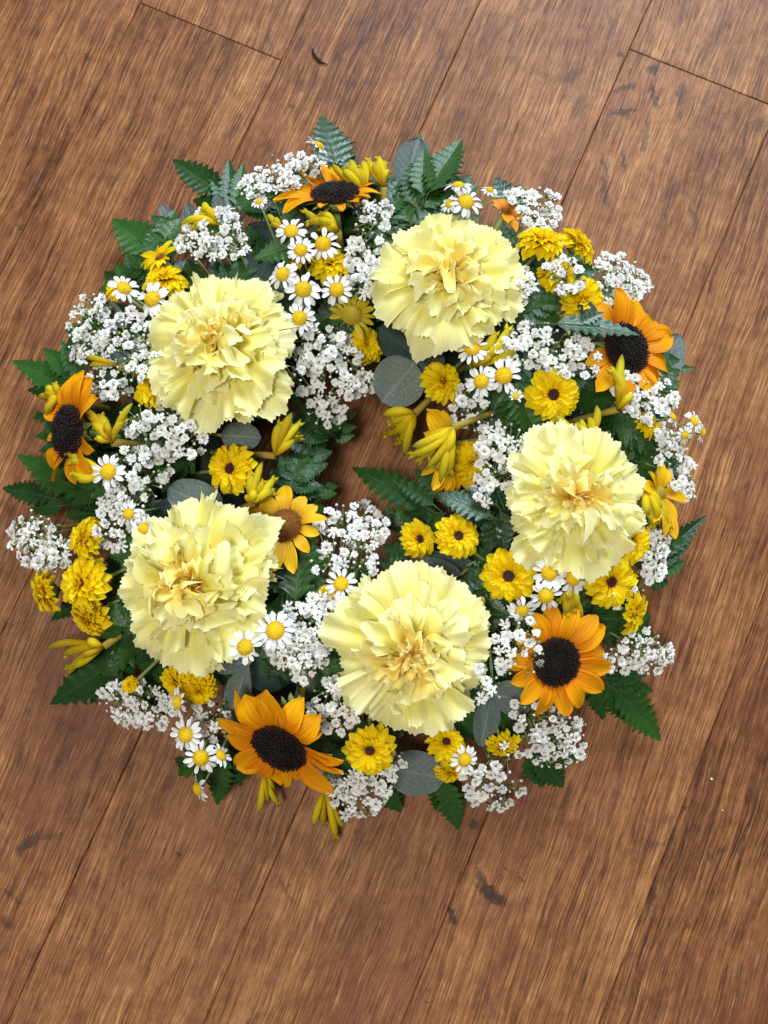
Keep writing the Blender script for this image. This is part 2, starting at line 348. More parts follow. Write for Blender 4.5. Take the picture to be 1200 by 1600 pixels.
    b = t.n('ShaderNodeBump'); b.inputs['Strength'].default_value = 0.5; b.inputs['Distance'].default_value = 0.0005
    t.set(b.inputs['Height'], t.math('SUBTRACT', t.math('ADD', s1, t.math('MULTIPLY', s2, 0.7)), t.math('MULTIPLY', pore, 0.5)))
    t.t.links.new(b.outputs[0], bs.inputs['Normal'])
    return t.out(bs.outputs[0])
# photo x, y, half length, half width, direction, strength
MARKS = [(768, 1397, 30, 11, -35, .9), (752, 1372, 16, 7, -60, .7), (706, 1430, 17, 7, -70, .85), (740, 1287, 9, 8, 0, .8), (45, 1317, 30, 9, 40, .75), (75, 1308, 20, 5, 10, .5),
    (18, 1400, 22, 4, -35, .5), (10, 1440, 14, 8, -50, .6), (279, 1335, 4, 4, 0, .8), (112, 1215, 18, 3, 60, .5), (1020, 108, 11, 9, 0, .75), (1022, 150, 26, 6, 100, .65), (1008, 215, 34, 5, 75, .6),
    (975, 138, 24, 6, 20, .65), (975, 175, 26, 5, 8, .75), (1065, 150, 28, 9, 80, .6), (945, 260, 3, 26, 12, .6), (945, 300, 28, 6, 95, .6), (974, 250, 22, 4, 95, .6), (1062, 178, 8, 5, 90, .6),
    (895, 118, 22, 9, 35, .55), (970, 85, 5, 5, 0, .7), (905, 165, 24, 12, 60, .45), (1190, 195, 30, 12, 10, .4), (1050, 300, 20, 7, 60, .45), (1040, 330, 18, 6, 80, .45), (1085, 340, 24, 4, 110, .5),
    (472, 133, 14, 10, 60, .45), (455, 165, 5, 5, 0, .6), (130, 40, 24, 7, 70, .4), (183, 45, 22, 6, 70, .45), (135, 92, 4, 12, -20, .5), (105, 205, 14, 6, 80, .5), (200, 200, 16, 4, 60, .4),
    (72, 260, 30, 7, 75, .45), (32, 355, 7, 6, 0, .6), (415, 232, 18, 7, 75, .55), (365, 205, 22, 10, 40, .35), (1070, 1260, 6, 4, 40, .7), (1052, 1305, 14, 4, 65, .5), (1018, 1405, 34, 5, 70, .6), (1110, 1340, 10, 6, 85, .55),
    (1128, 1330, 10, 3, 50, .6), (1130, 1435, 30, 8, 60, .45), (1075, 1447, 4, 4, 0, .6), (990, 1305, 3, 2, 0, .7), (560, 1305, 10, 12, 30, .35), (490, 1340, 24, 9, 80, .4), (448, 1385, 12, 3, 60, .5), (445, 1390, 26, 4, -60, .4),
    (95, 1515, 14, 10, 0, .35), (390, 310, 12, 10, 60, .3), (100, 1180, 20, 10, 60, .4), (1155, 1520, 20, 5, 70, .4), (668, 1548, 7, 2, 0, .7), (668, 1566, 7, 2, 10, .6), (814, 1374, 9, 2, -10, .7), (790, 1357, 8, 1.5, -35, .7)]
M_WOOD = floor_mat()
M_GAP = grain_mat('dark_underlay', [(0.0, (0.012, 0.007, 0.005)), (1.0, (0.02, 0.01, 0.008))], rough=0.9)
floor = props(bpy.data.objects.new('floor', None), 'brown wood effect floor of long boards laid on the diagonal', None, None, 'structure'); COL.objects.link(floor)
def board(n0, n1, t0, t1):
    g = 0.00018; b = 0.0006; th = 0.004
    n0 += g; n1 -= g; t0 += g; t1 -= g
    ring = lambda i, z: [(n0 + i, t0 + i, z), (n1 - i, t0 + i, z), (n1 - i, t1 - i, z), (n0 + i, t1 - i, z)]
    pts = ring(0, -th) + ring(0, -0.0006) + ring(b, 0.0)
    V = [NV * p[0] + TV * p[1] + Vector((0, 0, p[2])) for p in pts]
    Fc = [(8, 9, 10, 11)] + [(a * 4 + i, a * 4 + (i + 1) % 4, (a + 1) * 4 + (i + 1) % 4, (a + 1) * 4 + i) for a in (0, 1) for i in range(4)]
    part('board', mesh('board', V, Fc, M_WOOD, [(0, 0, 0)] * 12, smooth=False), floor)
j0 = nt(331, 50)[1]; j3 = nt(1093, 120)[1]
BL = 1.22
joint = {-3: 0.31, -2: -0.32, -1: 0.55, 0: j0, 1: 0.62, 2: -0.66, 3: j3, 4: 0.70, 5: -0.52, 6: 0.2, 7: 0.5, 8: 0.1}
for k, j in joint.items():
    for m in (-2, -1, 0, 1):
        a = j + m * BL
        if k == 2: a = j + (m + 0) * BL
        board(SEAM0 + k * PW, SEAM0 + (k + 1) * PW, a, a + BL)
V = [NV * a + TV * b + Vector((0, 0, -0.0042)) for a, b in ((-2.5, -4), (2.5, -4), (2.5, 4), (-2.5, 4))]
part('underlay', mesh('underlay', V, [(0, 1, 2, 3)], M_GAP, [(0, 0, 0)] * 4), floor)

# ------------------------------------------------------------------ the foam ring the stems stand in
RC = at(CX, CY, 0.03)
RMAJ, RMIN = 0.127, 0.043
def ring_pt(px, py, z=0.035):                       # the point on the ring's core nearest to a photo position
    p = at(px, py, 0.05); d = Vector((p.x - RC.x, p.y - RC.y, 0)).normalized()
    return Vector((RC.x, RC.y, 0)) + d * RMAJ + Vector((0, 0, z))
def torus():
    V = []; P = []; Fc = []; A, B = 96, 20
    for i in range(A):
        a = 2 * math.pi * i / A
        for j in range(B):
            b = 2 * math.pi * j / B
            c, s_ = math.cos(b), math.sin(b)
            rr = RMIN * (1 + rng.uniform(-.02, .02)); x = RMAJ + rr * math.copysign(abs(c) ** 0.7, c)
            V.append((RC.x + x * math.cos(a), RC.y + x * math.sin(a), 0.0275 + 0.0255 * math.copysign(abs(s_) ** 0.6, s_))); P.append((0, rng.random(), 0))
            Fc.append((i * B + j, ((i + 1) % A) * B + j, ((i + 1) % A) * B + (j + 1) % B, i * B + (j + 1) % B))
    return mesh('foam_ring', V, Fc, M_FOAM, P)
props(part('foam_ring', torus(), None), 'dark green wet foam ring hidden under all the flowers', 'foam ring')

# ------------------------------------------------------------------ petal shapes
def outline(V, c=0.6, base=0.35, p=2.4):
    Vc = np.clip(V, 0, 0.995)
    lo = base + (1 - base) * np.sin(np.clip(Vc / c, 0, 1) * math.pi / 2)
    hi = np.power(np.clip(1 - np.power(np.clip((Vc - c) / (1 - c), 0, 1), p), 0, 1), 0.5)
    return np.where(Vc < c, lo, hi)
def strap(mat, L=1.0, W=0.3, c=0.6, base=0.35, p=2.4, arch=0.1, droop=0.1, cup=0.1, crease=0.0, nc=3, nu=5, nv=6, twist=0.0, side=0.0, notch=0.0, name='petal', z=0.0):
    def fn(U, V):
        w = outline(V, c, base, p) * W / 2
        X = U * w + side * L * V ** 2
        Y = L * V * (1 - notch * np.cos(U * math.pi * 2.5) * V ** 6)
        Z = L * (arch * np.sin(V * math.pi) - droop * V ** 2) + cup * W * U ** 2 * np.sin(np.clip(V * 1.3, 0, 1) * math.pi / 2) + crease * W * np.cos(U * math.pi * nc) * (1 - 0.5 * V) + twist * U * w * V
        return X, Y, Z
    V_, F_, P_ = sheet(nu, nv, fn, z)
    return mesh(name, V_, F_, mat, P_)

# ---- carnation ----
def carn_petal(Rr, A, H, droop, amp, mat, seed, zoff=0.0, steep=2.0, nu=27, nv=11):
    """A fan of radius Rr and half-angle A (deg): narrow claw, ruffled, finely toothed edge; rises H and droops again."""
    q = random.Random(seed); f1, f2, p1, p2, p3 = q.uniform(0.7, 1.5), q.uniform(1.9, 3.1), q.uniform(0, 6), q.uniform(0, 6), q.uniform(0, 6)
    teeth = np.array([(-1 if i % 2 else 1) * q.uniform(0.002, 0.024) + 0.020 * math.sin(i * 0.9 + p1) for i in range(nu)]); lob = q.uniform(0.03, 0.09); crl = q.uniform(-0.16, 0.20); crf = q.uniform(.6, 1.6)
    fold = q.uniform(-0.22, 0.22)
    def fn(U, V):
        T_ = np.broadcast_to(teeth, U.shape)
        edge = 1 + (T_ + lob * np.cos(U * math.pi * f1 + p3) - 0.07 * U ** 2) * np.clip((V - 0.55) / 0.45, 0, 1) ** 1.6
        ang = U * R(A) * (0.30 + 0.70 * np.clip(V / 0.55, 0, 1)) + fold * V * V * 0.5
        rr = Rr * V * edge
        h = H * Rr * (1 - (1 - np.clip(V * edge, 0, 1.05)) ** steep) - droop * Rr * V ** 3
        ruf = amp * Rr * V ** 1.6 * (np.sin(U * math.pi * f1 + p1) + 0.55 * V * np.sin(U * math.pi * f2 + p2) + 0.30 * V * np.sin(V * 6 + U * 4 + p3) + 0.22 * V ** 3 * np.sin(U * math.pi * 5.3 + p1 * 2)) + crl * Rr * np.clip((V - .72) / .28, 0, 1) ** 2 * (0.6 + 0.6 * np.sin(U * crf * math.pi + p2))
        # ruffles push along the sheet's own normal: up for flat petals, sideways for steep ones
        sl = np.clip(H * 1.1, 0, 2.5); nr, nh = -sl / math.hypot(1, float(sl)), 1 / math.hypot(1, float(sl))
        r2 = rr + ruf * nr * 1.0; h2 = h + ruf * nh
        return r2 * np.sin(ang), r2 * np.cos(ang), h2
    V_, F_, P_ = sheet(nu, nv, fn, zoff)
    return mesh('petal', V_, F_, mat, P_)
def carnation(x, y, outl, label, lean, d, inner=0.0, seed=1, zadd=0.0):
    z = zs(x, y) + 0.004 + zadd; p = at(x, y, z); k = mpp(p)
    root = empty('carnation', head_frame(p, lean, d, k, 0), label, 'carnation', 'five pale yellow carnations spaced round the ring')
    q = random.Random(seed); Rm = sum(o[1] for o in outl) / len(outl)
    n = len(outl); sd = seed * 1000
    for i, (a, L) in enumerate(outl):
        gap = (outl[(i + 1) % n][0] - outl[i - 1][0]) % 360
        Lf = L * 1.01 * q.uniform(.95, 1.05); A = min(30, gap * 0.34 + 3) * q.uniform(.85, 1.1)
        m = carn_petal(Lf, A, 0.12 + q.uniform(-.08, .10), 0.14, 0.085, M_CARN, sd + i, 0.02, nu=37, nv=13)
        part('petal', m, root, T(0, 0, -7 + q.uniform(-2, 2)) @ RZ(a - 90))
    def ring(n, rad, A, H, droop, amp, mat, z0, jit, zoff=0.0, a0=None, tl=10, off=2.5, steep=2.0, nu=27, nv=11):
        a0 = q.uniform(0, 360) if a0 is None else a0
        for i in range(n):
            a = a0 + i * 360 / n + q.uniform(-jit, jit); L = rad * Rm * q.uniform(0.82, 1.14)
            m = carn_petal(L, A * q.uniform(.85, 1.15), H * q.uniform(.75, 1.25), droop, amp * q.uniform(.8, 1.3), mat, sd + 50 + q.randrange(10 ** 6), zoff, steep, nu, nv)
            part('petal', m, root, T(q.uniform(-off, off), q.uniform(-off, off), z0 + q.uniform(-2, 2)) @ RZ(a - 90) @ RX(q.uniform(-tl, tl) * .5) @ RY(q.uniform(-tl, tl)))
    ring(9, 0.94, 17, 0.16, 0.16, 0.10, M_CARN, -6, 14, 0.02, tl=14)
    ring(9, 0.80, 27, 0.20, 0.12, 0.085, M_CARN, -4, 14, 0.02, tl=12)
    ring(8, 0.68, 32, 0.36, 0.12, 0.15, M_CARN, -2, 18, 0.0, tl=24, off=5)
    ring(9, 0.56, 32, 0.62, 0.14, 0.20, M_CARN, -1, 24, -0.06, tl=38, off=8)
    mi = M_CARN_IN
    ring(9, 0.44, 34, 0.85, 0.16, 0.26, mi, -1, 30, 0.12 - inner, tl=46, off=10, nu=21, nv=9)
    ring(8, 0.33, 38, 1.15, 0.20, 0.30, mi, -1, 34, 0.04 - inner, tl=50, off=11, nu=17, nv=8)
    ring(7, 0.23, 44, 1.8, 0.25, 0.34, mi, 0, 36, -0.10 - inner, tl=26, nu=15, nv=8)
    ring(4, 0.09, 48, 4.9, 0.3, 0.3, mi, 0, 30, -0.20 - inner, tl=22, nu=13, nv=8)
    M_ = root.matrix_world.inverted()
    rp = M_ @ ring_pt(x, y)
    V_, F_, P_ = tube([(0, 0, -4), (0, 0, -26), rp * 0.5 + Vector((0, 0, -20)), rp], [9, 8, 4, 4], 8)
    part('stem', mesh('stem', V_, F_, M_STEM, P_), root)

# ---- discs: a dome covered in small pointed florets ----
_cache = {}
def disc_mesh(key, mat, n, dome, size, tall, rim=1.0, hollow=0.0):
    if key in _cache: return _cache[key]
    a = Acc(); q = random.Random(hash(key) % 999 if not isinstance(key, str) else sum(map(ord, key)))
    def fn(U, V):
        th = (U + 1) * math.pi; r = V
        return r * np.cos(th), r * np.sin(th), dome * (1 - r ** 2.2) - hollow * np.exp(-(r / 0.35) ** 2)
    V_, F_, P_ = sheet(17, 6, fn); P_[:, 1] = np.clip(P_[:, 1], 0, 1); a.add(V_, F_, P_)
    for i in range(n):
        r = math.sqrt((i + 0.5) / n) * rim; th = i * 2.399963
        c = Vector((r * math.cos(th), r * math.sin(th), dome * (1 - r ** 2.2) - hollow * math.exp(-(r / 0.35) ** 2)))
        N = Vector((math.cos(th) * dome * 1.8 * r ** 1.2, math.sin(th) * dome * 1.8 * r ** 1.2, 1)).normalized()
        e1 = N.orthogonal().normalized(); e2 = N.cross(e1); s = size * q.uniform(.8, 1.2); h = tall * q.uniform(.6, 1.4)
        b = [c + (e1 * math.cos(o) + e2 * math.sin(o)) * s - N * 0.01 for o in (0.2, 1.77, 3.34, 4.91)]
        m = [c + (e1 * math.cos(o) + e2 * math.sin(o)) * s * .75 + N * h * .7 for o in (0.2, 1.77, 3.34, 4.91)]
        top = c + N * h + e1 * q.uniform(-.3, .3) * s
        a.add(b + m + [top], [(0, 1, 5, 4), (1, 2, 6, 5), (2, 3, 7, 6), (3, 0, 4, 7), (4, 5, 8), (5, 6, 8), (6, 7, 8), (7, 4, 8)], [(0, min(1, r * .95 + q.uniform(-.12, .12)), 0)] * 9)
    _cache[key] = a.mesh('disc', mat); return _cache[key]
def sprig_stem(root, head_w, base_w, rad, mat=None, bow=0.3, side=0.0, name='stem', n=8):
    """stem from a head to its foot, in the thing's own frame (children carry the root's scale)"""
    Mi = root.matrix_world.inverted(); sc = root.matrix_world.to_scale()[0]
    a = Vector(head_w); b = Vector(base_w); m = (a + b) / 2 + Vector((side, side * .5, bow * (a - b).length * 0.3))
    pts = [Mi @ p for p in bez(b, m, a, n)]
    V_, F_, P_ = tube(pts, [rad / sc] * n, 5)
    part(name, mesh(name, V_, F_, mat or M_STEM, P_), root)

# ---- chamomile ----
daisy_petals = [strap(M_WHITE, 0.62, 0.285, c=.62, base=.45, p=3, arch=.05, droop=dr, cup=.10, crease=.03, nc=2, nu=5, nv=6, side=sd, notch=.03) for dr, sd in ((.12, 0), (.22, .05), (.05, -.06), (.38, .03))]
def daisy(x, y, Rp, label, lean=None, d=None, n=None, stem=None, zadd=0.0, drop=0.0):
    t_, od = prof(x, y)
    if lean is None: lean, d = abs(t_) * 25, od if t_ > 0 else od + 180
    z = max(0.012, zs(x, y) + 0.006 + zadd); p = at(x, y, z); k = mpp(p)
    root = empty('chamomile_daisy', head_frame(p, lean, d, k * Rp), label, 'daisy', 'white chamomile daisies with yellow centres')
    n = n or rng.choice((13, 14, 15, 12))
    for i in range(n):
        if rng.random() < 0.04: continue
        a = i * 360 / n + rng.uniform(-6, 6); s = rng.uniform(.9, 1.08)
        part('petal', rng.choice(daisy_petals), root, RZ(a) @ T(0, 0.40, -0.02 - .02 * (i % 2)) @ RX((rng.uniform(-10, 10) if rng.random() < .85 else rng.uniform(-45, 30)) - drop) @ RY(rng.uniform(-20, 20)) @ SC(s * rng.uniform(.85, 1.15), s, s))
    part('disc', disc_mesh('daisy', M_DDISC, 90, 0.50, 0.080, 0.17), root, SC(.47, .47, .47 * rng.uniform(.8, 1.15)))
    V_, F_, P_ = tube([(0, 0, -.34), (0, 0, -.2), (0, 0, -.06)], [.08, .3, .42], 10)
    part('calyx', mesh('calyx', V_, F_, M_CALYX, P_), root)
    N = lean_axis(lean, d); hp = p - N * 0.3 * k * Rp
    foot = ring_pt(x, y) if stem is None else at(stem[0], stem[1], stem[2])
    sprig_stem(root, hp, foot, 0.0008, bow=0.6)
    return root

# ---- chrysanthemum (santini) ----
mum_petals = [strap(M_MUM, 1.0, 0.43, c=.74, base=.40, p=4.0, arch=ar, droop=dr, cup=cu, nu=5, nv=6, side=sd) for ar, dr, cu, sd in ((.10, .15, .22, 0), (.14, .10, .32, .04), (.06, .24, .18, -.04), (.16, .02, .4, .02))]
def mum(x, y, Rp, label, kind='eye', lean=20, d=0, zadd=0.0, name='chrysanthemum', dens=1.0):
    z = max(0.014, zs(x, y) - 0.006 + zadd); p = at(x, y, z); k = mpp(p)
    root = empty(name, head_frame(p, lean, d, k * Rp), label, 'chrysanthemum', 'small yellow chrysanthemums')
    if kind == 'eye': rings = [(21, .26, .76, -6, 0.0), (20, .25, .64, 8, .05), (18, .24, .50, 20, .09), (16, .22, .36, 34, .12), (12, .20, .22, 50, .13)]
    elif kind == 'single': rings = [(19, .22, .80, 0, 0.0), (17, .20, .66, 14, .05), (14, .16, .50, 32, .09)]
    else: rings = [(20, .24, .78, -12, 0.0), (19, .22, .70, 4, .07), (17, .18, .62, 18, .13), (15, .14, .52, 32, .18), (12, .09, .42, 48, .22), (9, .04, .34, 66, .25)]
    for (n, r0, L, el, zz) in rings:
        n = max(4, int(n * dens)); a0 = rng.uniform(0, 360)
        for i in range(n):
            s = L * rng.uniform(.88, 1.10)
            part('petal', rng.choice(mum_petals), root, RZ(a0 + i * 360 / n + rng.uniform(-6, 6)) @ T(0, r0, zz + rng.uniform(-.02, .02)) @ RX(el + rng.uniform(-9, 9)) @ RY(rng.uniform(-16, 16)) @ SC(s * rng.uniform(.9, 1.15) + .05, s, s))
    if kind != 'dbl':
        part('disc', disc_mesh('mumeye', M_EYE, 60, 0.25, 0.10, 0.16, hollow=.15), root, T(0, 0, .08) @ SC(.28, .28, .28))
    V_, F_, P_ = tube([(0, 0, -.42), (0, 0, -.28), (0, 0, -.04)], [.10, .34, .42], 12)
    part('calyx', mesh('calyx', V_, F_, M_CALYX, P_), root)
    N = lean_axis(lean, d); sprig_stem(root, p - N * 0.38 * k * Rp, ring_pt(x, y), 0.0013, bow=.4)

# ---- sunflower ----
sun_petals = {}
def sunflower(x, y, discR, pet, label, lean, d, zadd=0.0, mat=None, disc=None, name='sunflower', cat='sunflower', group='orange sunflowers with dark centres', width=.62, inner=True, seed=3):
    mat = mat or M_SUN; q = random.Random(seed)
    z = max(0.016, zs(x, y) - 0.004 + zadd); p = at(x, y, z); k = mpp(p)
    root = empty(name, head_frame(p, lean, d, k * discR, 0), label, cat, group)
    if mat.name not in sun_petals:
        sun_petals[mat.name] = [strap(mat, 1.0, 0.44, c=.50, base=.40, p=1.75, arch=ar, droop=dr, cup=cu, crease=.075, nc=5, nu=13, nv=9, side=sd, twist=tw) for ar, dr, cu, sd, tw in
            ((.10, .12, .22, 0, 0), (.14, .20, .12, .08, .5), (.05, .05, .32, -.08, -.4), (.18, .34, .18, .04, .8), (.12, -.06, .30, -.03, -.7))]
    for i, (a, L, W) in enumerate(pet):
        el = q.uniform(-4, 12); s = (L / discR)
        part('petal', q.choice(sun_petals[mat.name]), root, RZ(a - 90) @ T(0, .82, -.06 - .05 * (i % 2)) @ RX(el) @ RY(q.uniform(-16, 16)) @ SC(W / discR / .44, s, (s + W / discR) * .5))
    if inner:
        for i in range(11):
            a = i * 360 / 11 + q.uniform(-12, 12); s = q.uniform(.55, .9) * (sum(t[1] for t in pet) / len(pet)) / discR
            part('petal', q.choice(sun_petals[mat.name]), root, RZ(a) @ T(0, .80, -.12) @ RX(q.uniform(-10, 6)) @ RY(q.uniform(-20, 20)) @ SC(s * .8, s, s * .8))
    kk, mm, nn_, dm, sz, tl = disc or ('sun', M_SDISC, 420, .22, .046, .15)
    part('disc', disc_mesh(kk, mm, nn_, dm, sz, tl, 1.0, .05 if kk == 'sun' else 0), root, SC(.98))
    a = Acc()
    for i in range(13):
        V_, F_, P_ = sheet(3, 4, lambda U, V: (U * .16 * (1 - V ** 2), .5 + .8 * V, -.2 + .06 * V - .1 * V * V)); a.add(xf(V_, RZ(i * 27.7)), F_, P_)
    V_, F_, P_ = tube([(0, 0, -.75), (0, 0, -.5), (0, 0, -.1)], [.16, .6, .9], 14); a.add(V_, F_, P_)
    part('calyx', a.mesh('calyx', M_CALYX), root)
    N = lean_axis(lean, d); sprig_stem(root, p - N * .7 * k * discR, ring_pt(x, y), 0.0026, bow=.4)

# ---- kangaroo paw ----
def paw(base, tips, label, z0=None, zt=None, rad=8.0, mat=None, bend=0.25, stemto=None, rise=0.008):
    z0 = zs(*base) - 0.006 if z0 is None else z0; B = at(base[0], base[1], z0); k = mpp(B)
    root = empty('kangaroo_paw', Matrix.Translation(B), label, 'kangaroo paw', 'yellow kangaroo paw flower clusters')
    extra = [((a[0] + b[0]) / 2 * .82 + base[0] * .18, (a[1] + b[1]) / 2 * .82 + base[1] * .18) for a, b in zip(tips, tips[1:])]
    for i, tp in enumerate(list(tips) + (extra if len(tips) > 2 else [])):
        zz = (zt if zt is not None else max(0.01, zs(tp[0], tp[1]) - 0.002)) + (tp[2] if len(tp) > 2 else rng.uniform(-.003, .005))
        P_ = at(tp[0], tp[1], zz) - B; L = P_.length
        side = Vector((-P_.y, P_.x, 0)).normalized() * rng.uniform(-bend, bend) * L + Vector((0, 0, rise * (1 + rng.uniform(-.3, .6))))
        pts = bez((0, 0, 0), P_ * .5 + side, P_, 10)
        r = rad * k * rng.uniform(.66, .92)
        rr = [r * f for f in (.38, .50, .66, .82, .95, 1.02, 1.0, .95, .66, .14)]
        V_, F_, Q_ = tube(pts, rr, 8); part('finger', mesh('finger', V_, F_, mat or M_PAW, Q_), root)
        if rng.random() < .6:       # the split lobes at the mouth of the tube
            e = (pts[-1] - pts[-3]).normalized()
            for s in (-1, 1):
                sd = Vector((-e.y, e.x, 0.3)).normalized() * s
                V_, F_, Q_ = tube([pts[-2], pts[-2] + e * r * .9 + sd * r * .5, pts[-1] + e * r * .9 + sd * r * .7], [r * .55, r * .42, r * .08], 6)
                part('lobe', mesh('lobe', V_, F_, mat or M_PAW, Q_), root)
    ft = (ring_pt(*base) if stemto is None else at(*stemto)) - B
    V_, F_, Q_ = tube(bez(ft, ft * .4 + Vector((0, 0, .003)), (0, 0, 0), 6), [.0022] * 5 + [.0026], 6)
    part('stem', mesh('stem', V_, F_, M_BROWNSTEM, Q_), root)

# ---- fern ----
def leaflet_mesh(seed, teeth=9, W=.66):
    q = random.Random(seed); nv = teeth * 2 + 1
    jag = np.array([(1.0 if j % 2 else .70) * q.uniform(.94, 1.06) for j in range(nv)]); cv = q.uniform(-.12, .12); dr = q.uniform(.02, .18)
    def fn(U, V):
        w = np.power(np.clip(np.sin(np.power(V, .62) * math.pi * .97 + .08), 0.02, 1), .9) * W / 2
        J = np.broadcast_to(jag[:, None], U.shape); e = np.abs(U) > .9
        X = U * np.where(e, w * J * 1.12, w * .9) + cv * V ** 2
        Y = V + np.where(e & (J > .9), .035, 0) * (1 - V)
        Z = .10 * np.abs(U) * w * 2 * 1.2 - dr * V ** 2 + .012 * np.sin(V * teeth * math.pi) * np.abs(U)
        return X, Y, Z
    V_, F_, P_ = sheet(5, nv, fn); return mesh('leaflet', V_, F_, M_FERN, P_)
leaflets = [leaflet_mesh(s) for s in range(5)]
def fern(base, tip, wpx, label, z0=None, z1=None, pairs=6, group='dark green fern fronds', roll=0.0, arch=.12, stem=True, start=.12, glare=False):
    z0 = max(.012, zs(*base) - .022) if z0 is None else z0
    z1 = max(.006, zs(*tip) - .020) if z1 is None else z1
    A = at(base[0], base[1], z0); B = at(tip[0], tip[1], z1)
    if glare: B = at(tip[0], tip[1], max(.008, z0 - .22 * (B.y - A.y)))
    L = (B - A).length; k = mpp(A); W = wpx * k * .76
    up = half_up(A) if glare else Vector((0, 0, 1)); fr = frame(A, B - A, up); root = empty('fern_frond', fr @ RY(roll), label, 'fern', group)
    if glare: arch = .02
    curve = lambda s: Vector((0, s * L, arch * L * math.sin(s * math.pi)))
    for i in range(pairs):
        s = start + (1 - start) * .84 * i / max(1, pairs - 1)
        size = W * (1.0 - .62 * ((i / pairs) ** 1.25)) * (1 if i else .9)
        ang = 50 - 24 * i / pairs
        for sd in (-1, 1):
            sz = size * rng.uniform(.86, 1.12)
            part('leaflet', rng.choice(leaflets), root, Matrix.Translation(curve(s + (0.03 if sd > 0 else 0))) @ RZ(-sd * (ang + rng.uniform(-7, 7))) @ RX(rng.uniform(-12, 8) * (.5 if glare else 1)) @ RY(rng.uniform(-12, 12) * (.4 if glare else 1)) @ SC(sz * 1.02, sz, sz))
    # the web of leaf blade that joins the leaflets along the rib
    def web(U, V):
        w = W * .26 * (1.02 - V ** 1.6) * np.where(np.abs(U) > .9, 1 + .25 * np.sin(V * pairs * 6.283 * 1.5), 1); s = V * .96
        return U * w, s * L, arch * L * np.sin(s * math.pi) + .18 * np.abs(U) * w - .0006
    V_, F_, P_ = sheet(5, max(9, pairs * 4), web); part('blade', mesh('blade', V_, F_, M_FERN, P_), root)
    tl = max(L * .26, W * .5)
    part('leaflet', rng.choice(leaflets), root, Matrix.Translation(curve(1 - tl / L * .98)) @ RX(-8) @ SC(tl * .9, tl, tl))
    if stem:
        V_, F_, P_ = tube([curve(s) - Vector((0, 0, .0004)) for s in (0, .2, .4, .6, .8, .95)], [.0009, .0008, .0007, .0006, .0005, .0003], 5)
        part('stem', mesh('stem', V_, F_, M_FSTEM, P_), root)

WIN = Vector((0.75, 2.3, 1.75))
def half_up(p): return ((WIN - p).normalized() + (Vector((0, 0, CAM_H)) - p).normalized()).normalized()
def pinna_mesh(seed, W, lobes=8, mat=None):
    q = random.Random(seed); sub_ = 4; nv = lobes * sub_ + 1; cv = q.uniform(-.07, .07); dr = q.uniform(.0, .08)
    tooth = np.array([(0.68, .90, 1.08, .96)[j % sub_] * q.uniform(.90, 1.10) for j in range(nv)]); tw = q.uniform(-.1, .1)
    def fn(U, V):
        w = np.power(np.clip(np.sin(np.power(V, .58) * math.pi * .985 + .05), 0.01, 1), .85) * W / 2
        J = np.broadcast_to(tooth[:, None], U.shape); e = np.clip((np.abs(U) - .6) / .4, 0, 1)
        X = U * w * (1 - e + e * J * 1.08) + cv * V ** 2
        Y = V + .55 * np.abs(U) * w * (1 - V) - .02
        ph = V * lobes * 2 * math.pi
        Z = .20 * np.abs(U) * w - dr * V ** 2 + .05 * w * np.sin(ph) * np.abs(U) + tw * U * w
        return X, Y, Z
    V_, F_, P_ = sheet(9, nv, fn); return mesh('leaflet', V_, F_, mat or M_FERN, P_)
def leafset(leaves, label, up=(0, 0, 1), group='dark green fern fronds'):
    """a frond whose leaflets are set one by one: (base x, base y, tip x, tip y, width px, z base, z tip)"""
    x0, y0, x1, y1, wd, za, zb = leaves[0]; B = at(x0, y0, za)
    root = empty('fern_frond', Matrix.Translation(B), label, 'fern', group)
    for i, (x0, y0, x1, y1, wd, za, zb) in enumerate(leaves):
        a = at(x0, y0, za) - B; b = at(x1, y1, zb) - B; L = (b - a).length; k = mpp(at(x0, y0, za))
        L *= 1.0; gl = up == 'glossy'; u = (half_up(a + B) if gl else Vector(up)) + Vector((rng.uniform(-.08, .08), rng.uniform(-.05, .05), 0))
        part('leaflet', pinna_mesh(rng.randrange(9999), wd * k / L * 1.12, max(5, min(9, int(L / k / 11))), M_FERNG if gl else None), root, frame(a, b - a, u, L))
        V_, F_, P_ = tube([a - (b - a) * .25 - Vector((0, 0, .004)), a, a + (b - a) * .5 + Vector((0, 0, -.0003))], [.0007, .0006, .0003], 5); part('stem', mesh('stem', V_, F_, M_FSTEM, P_), root)

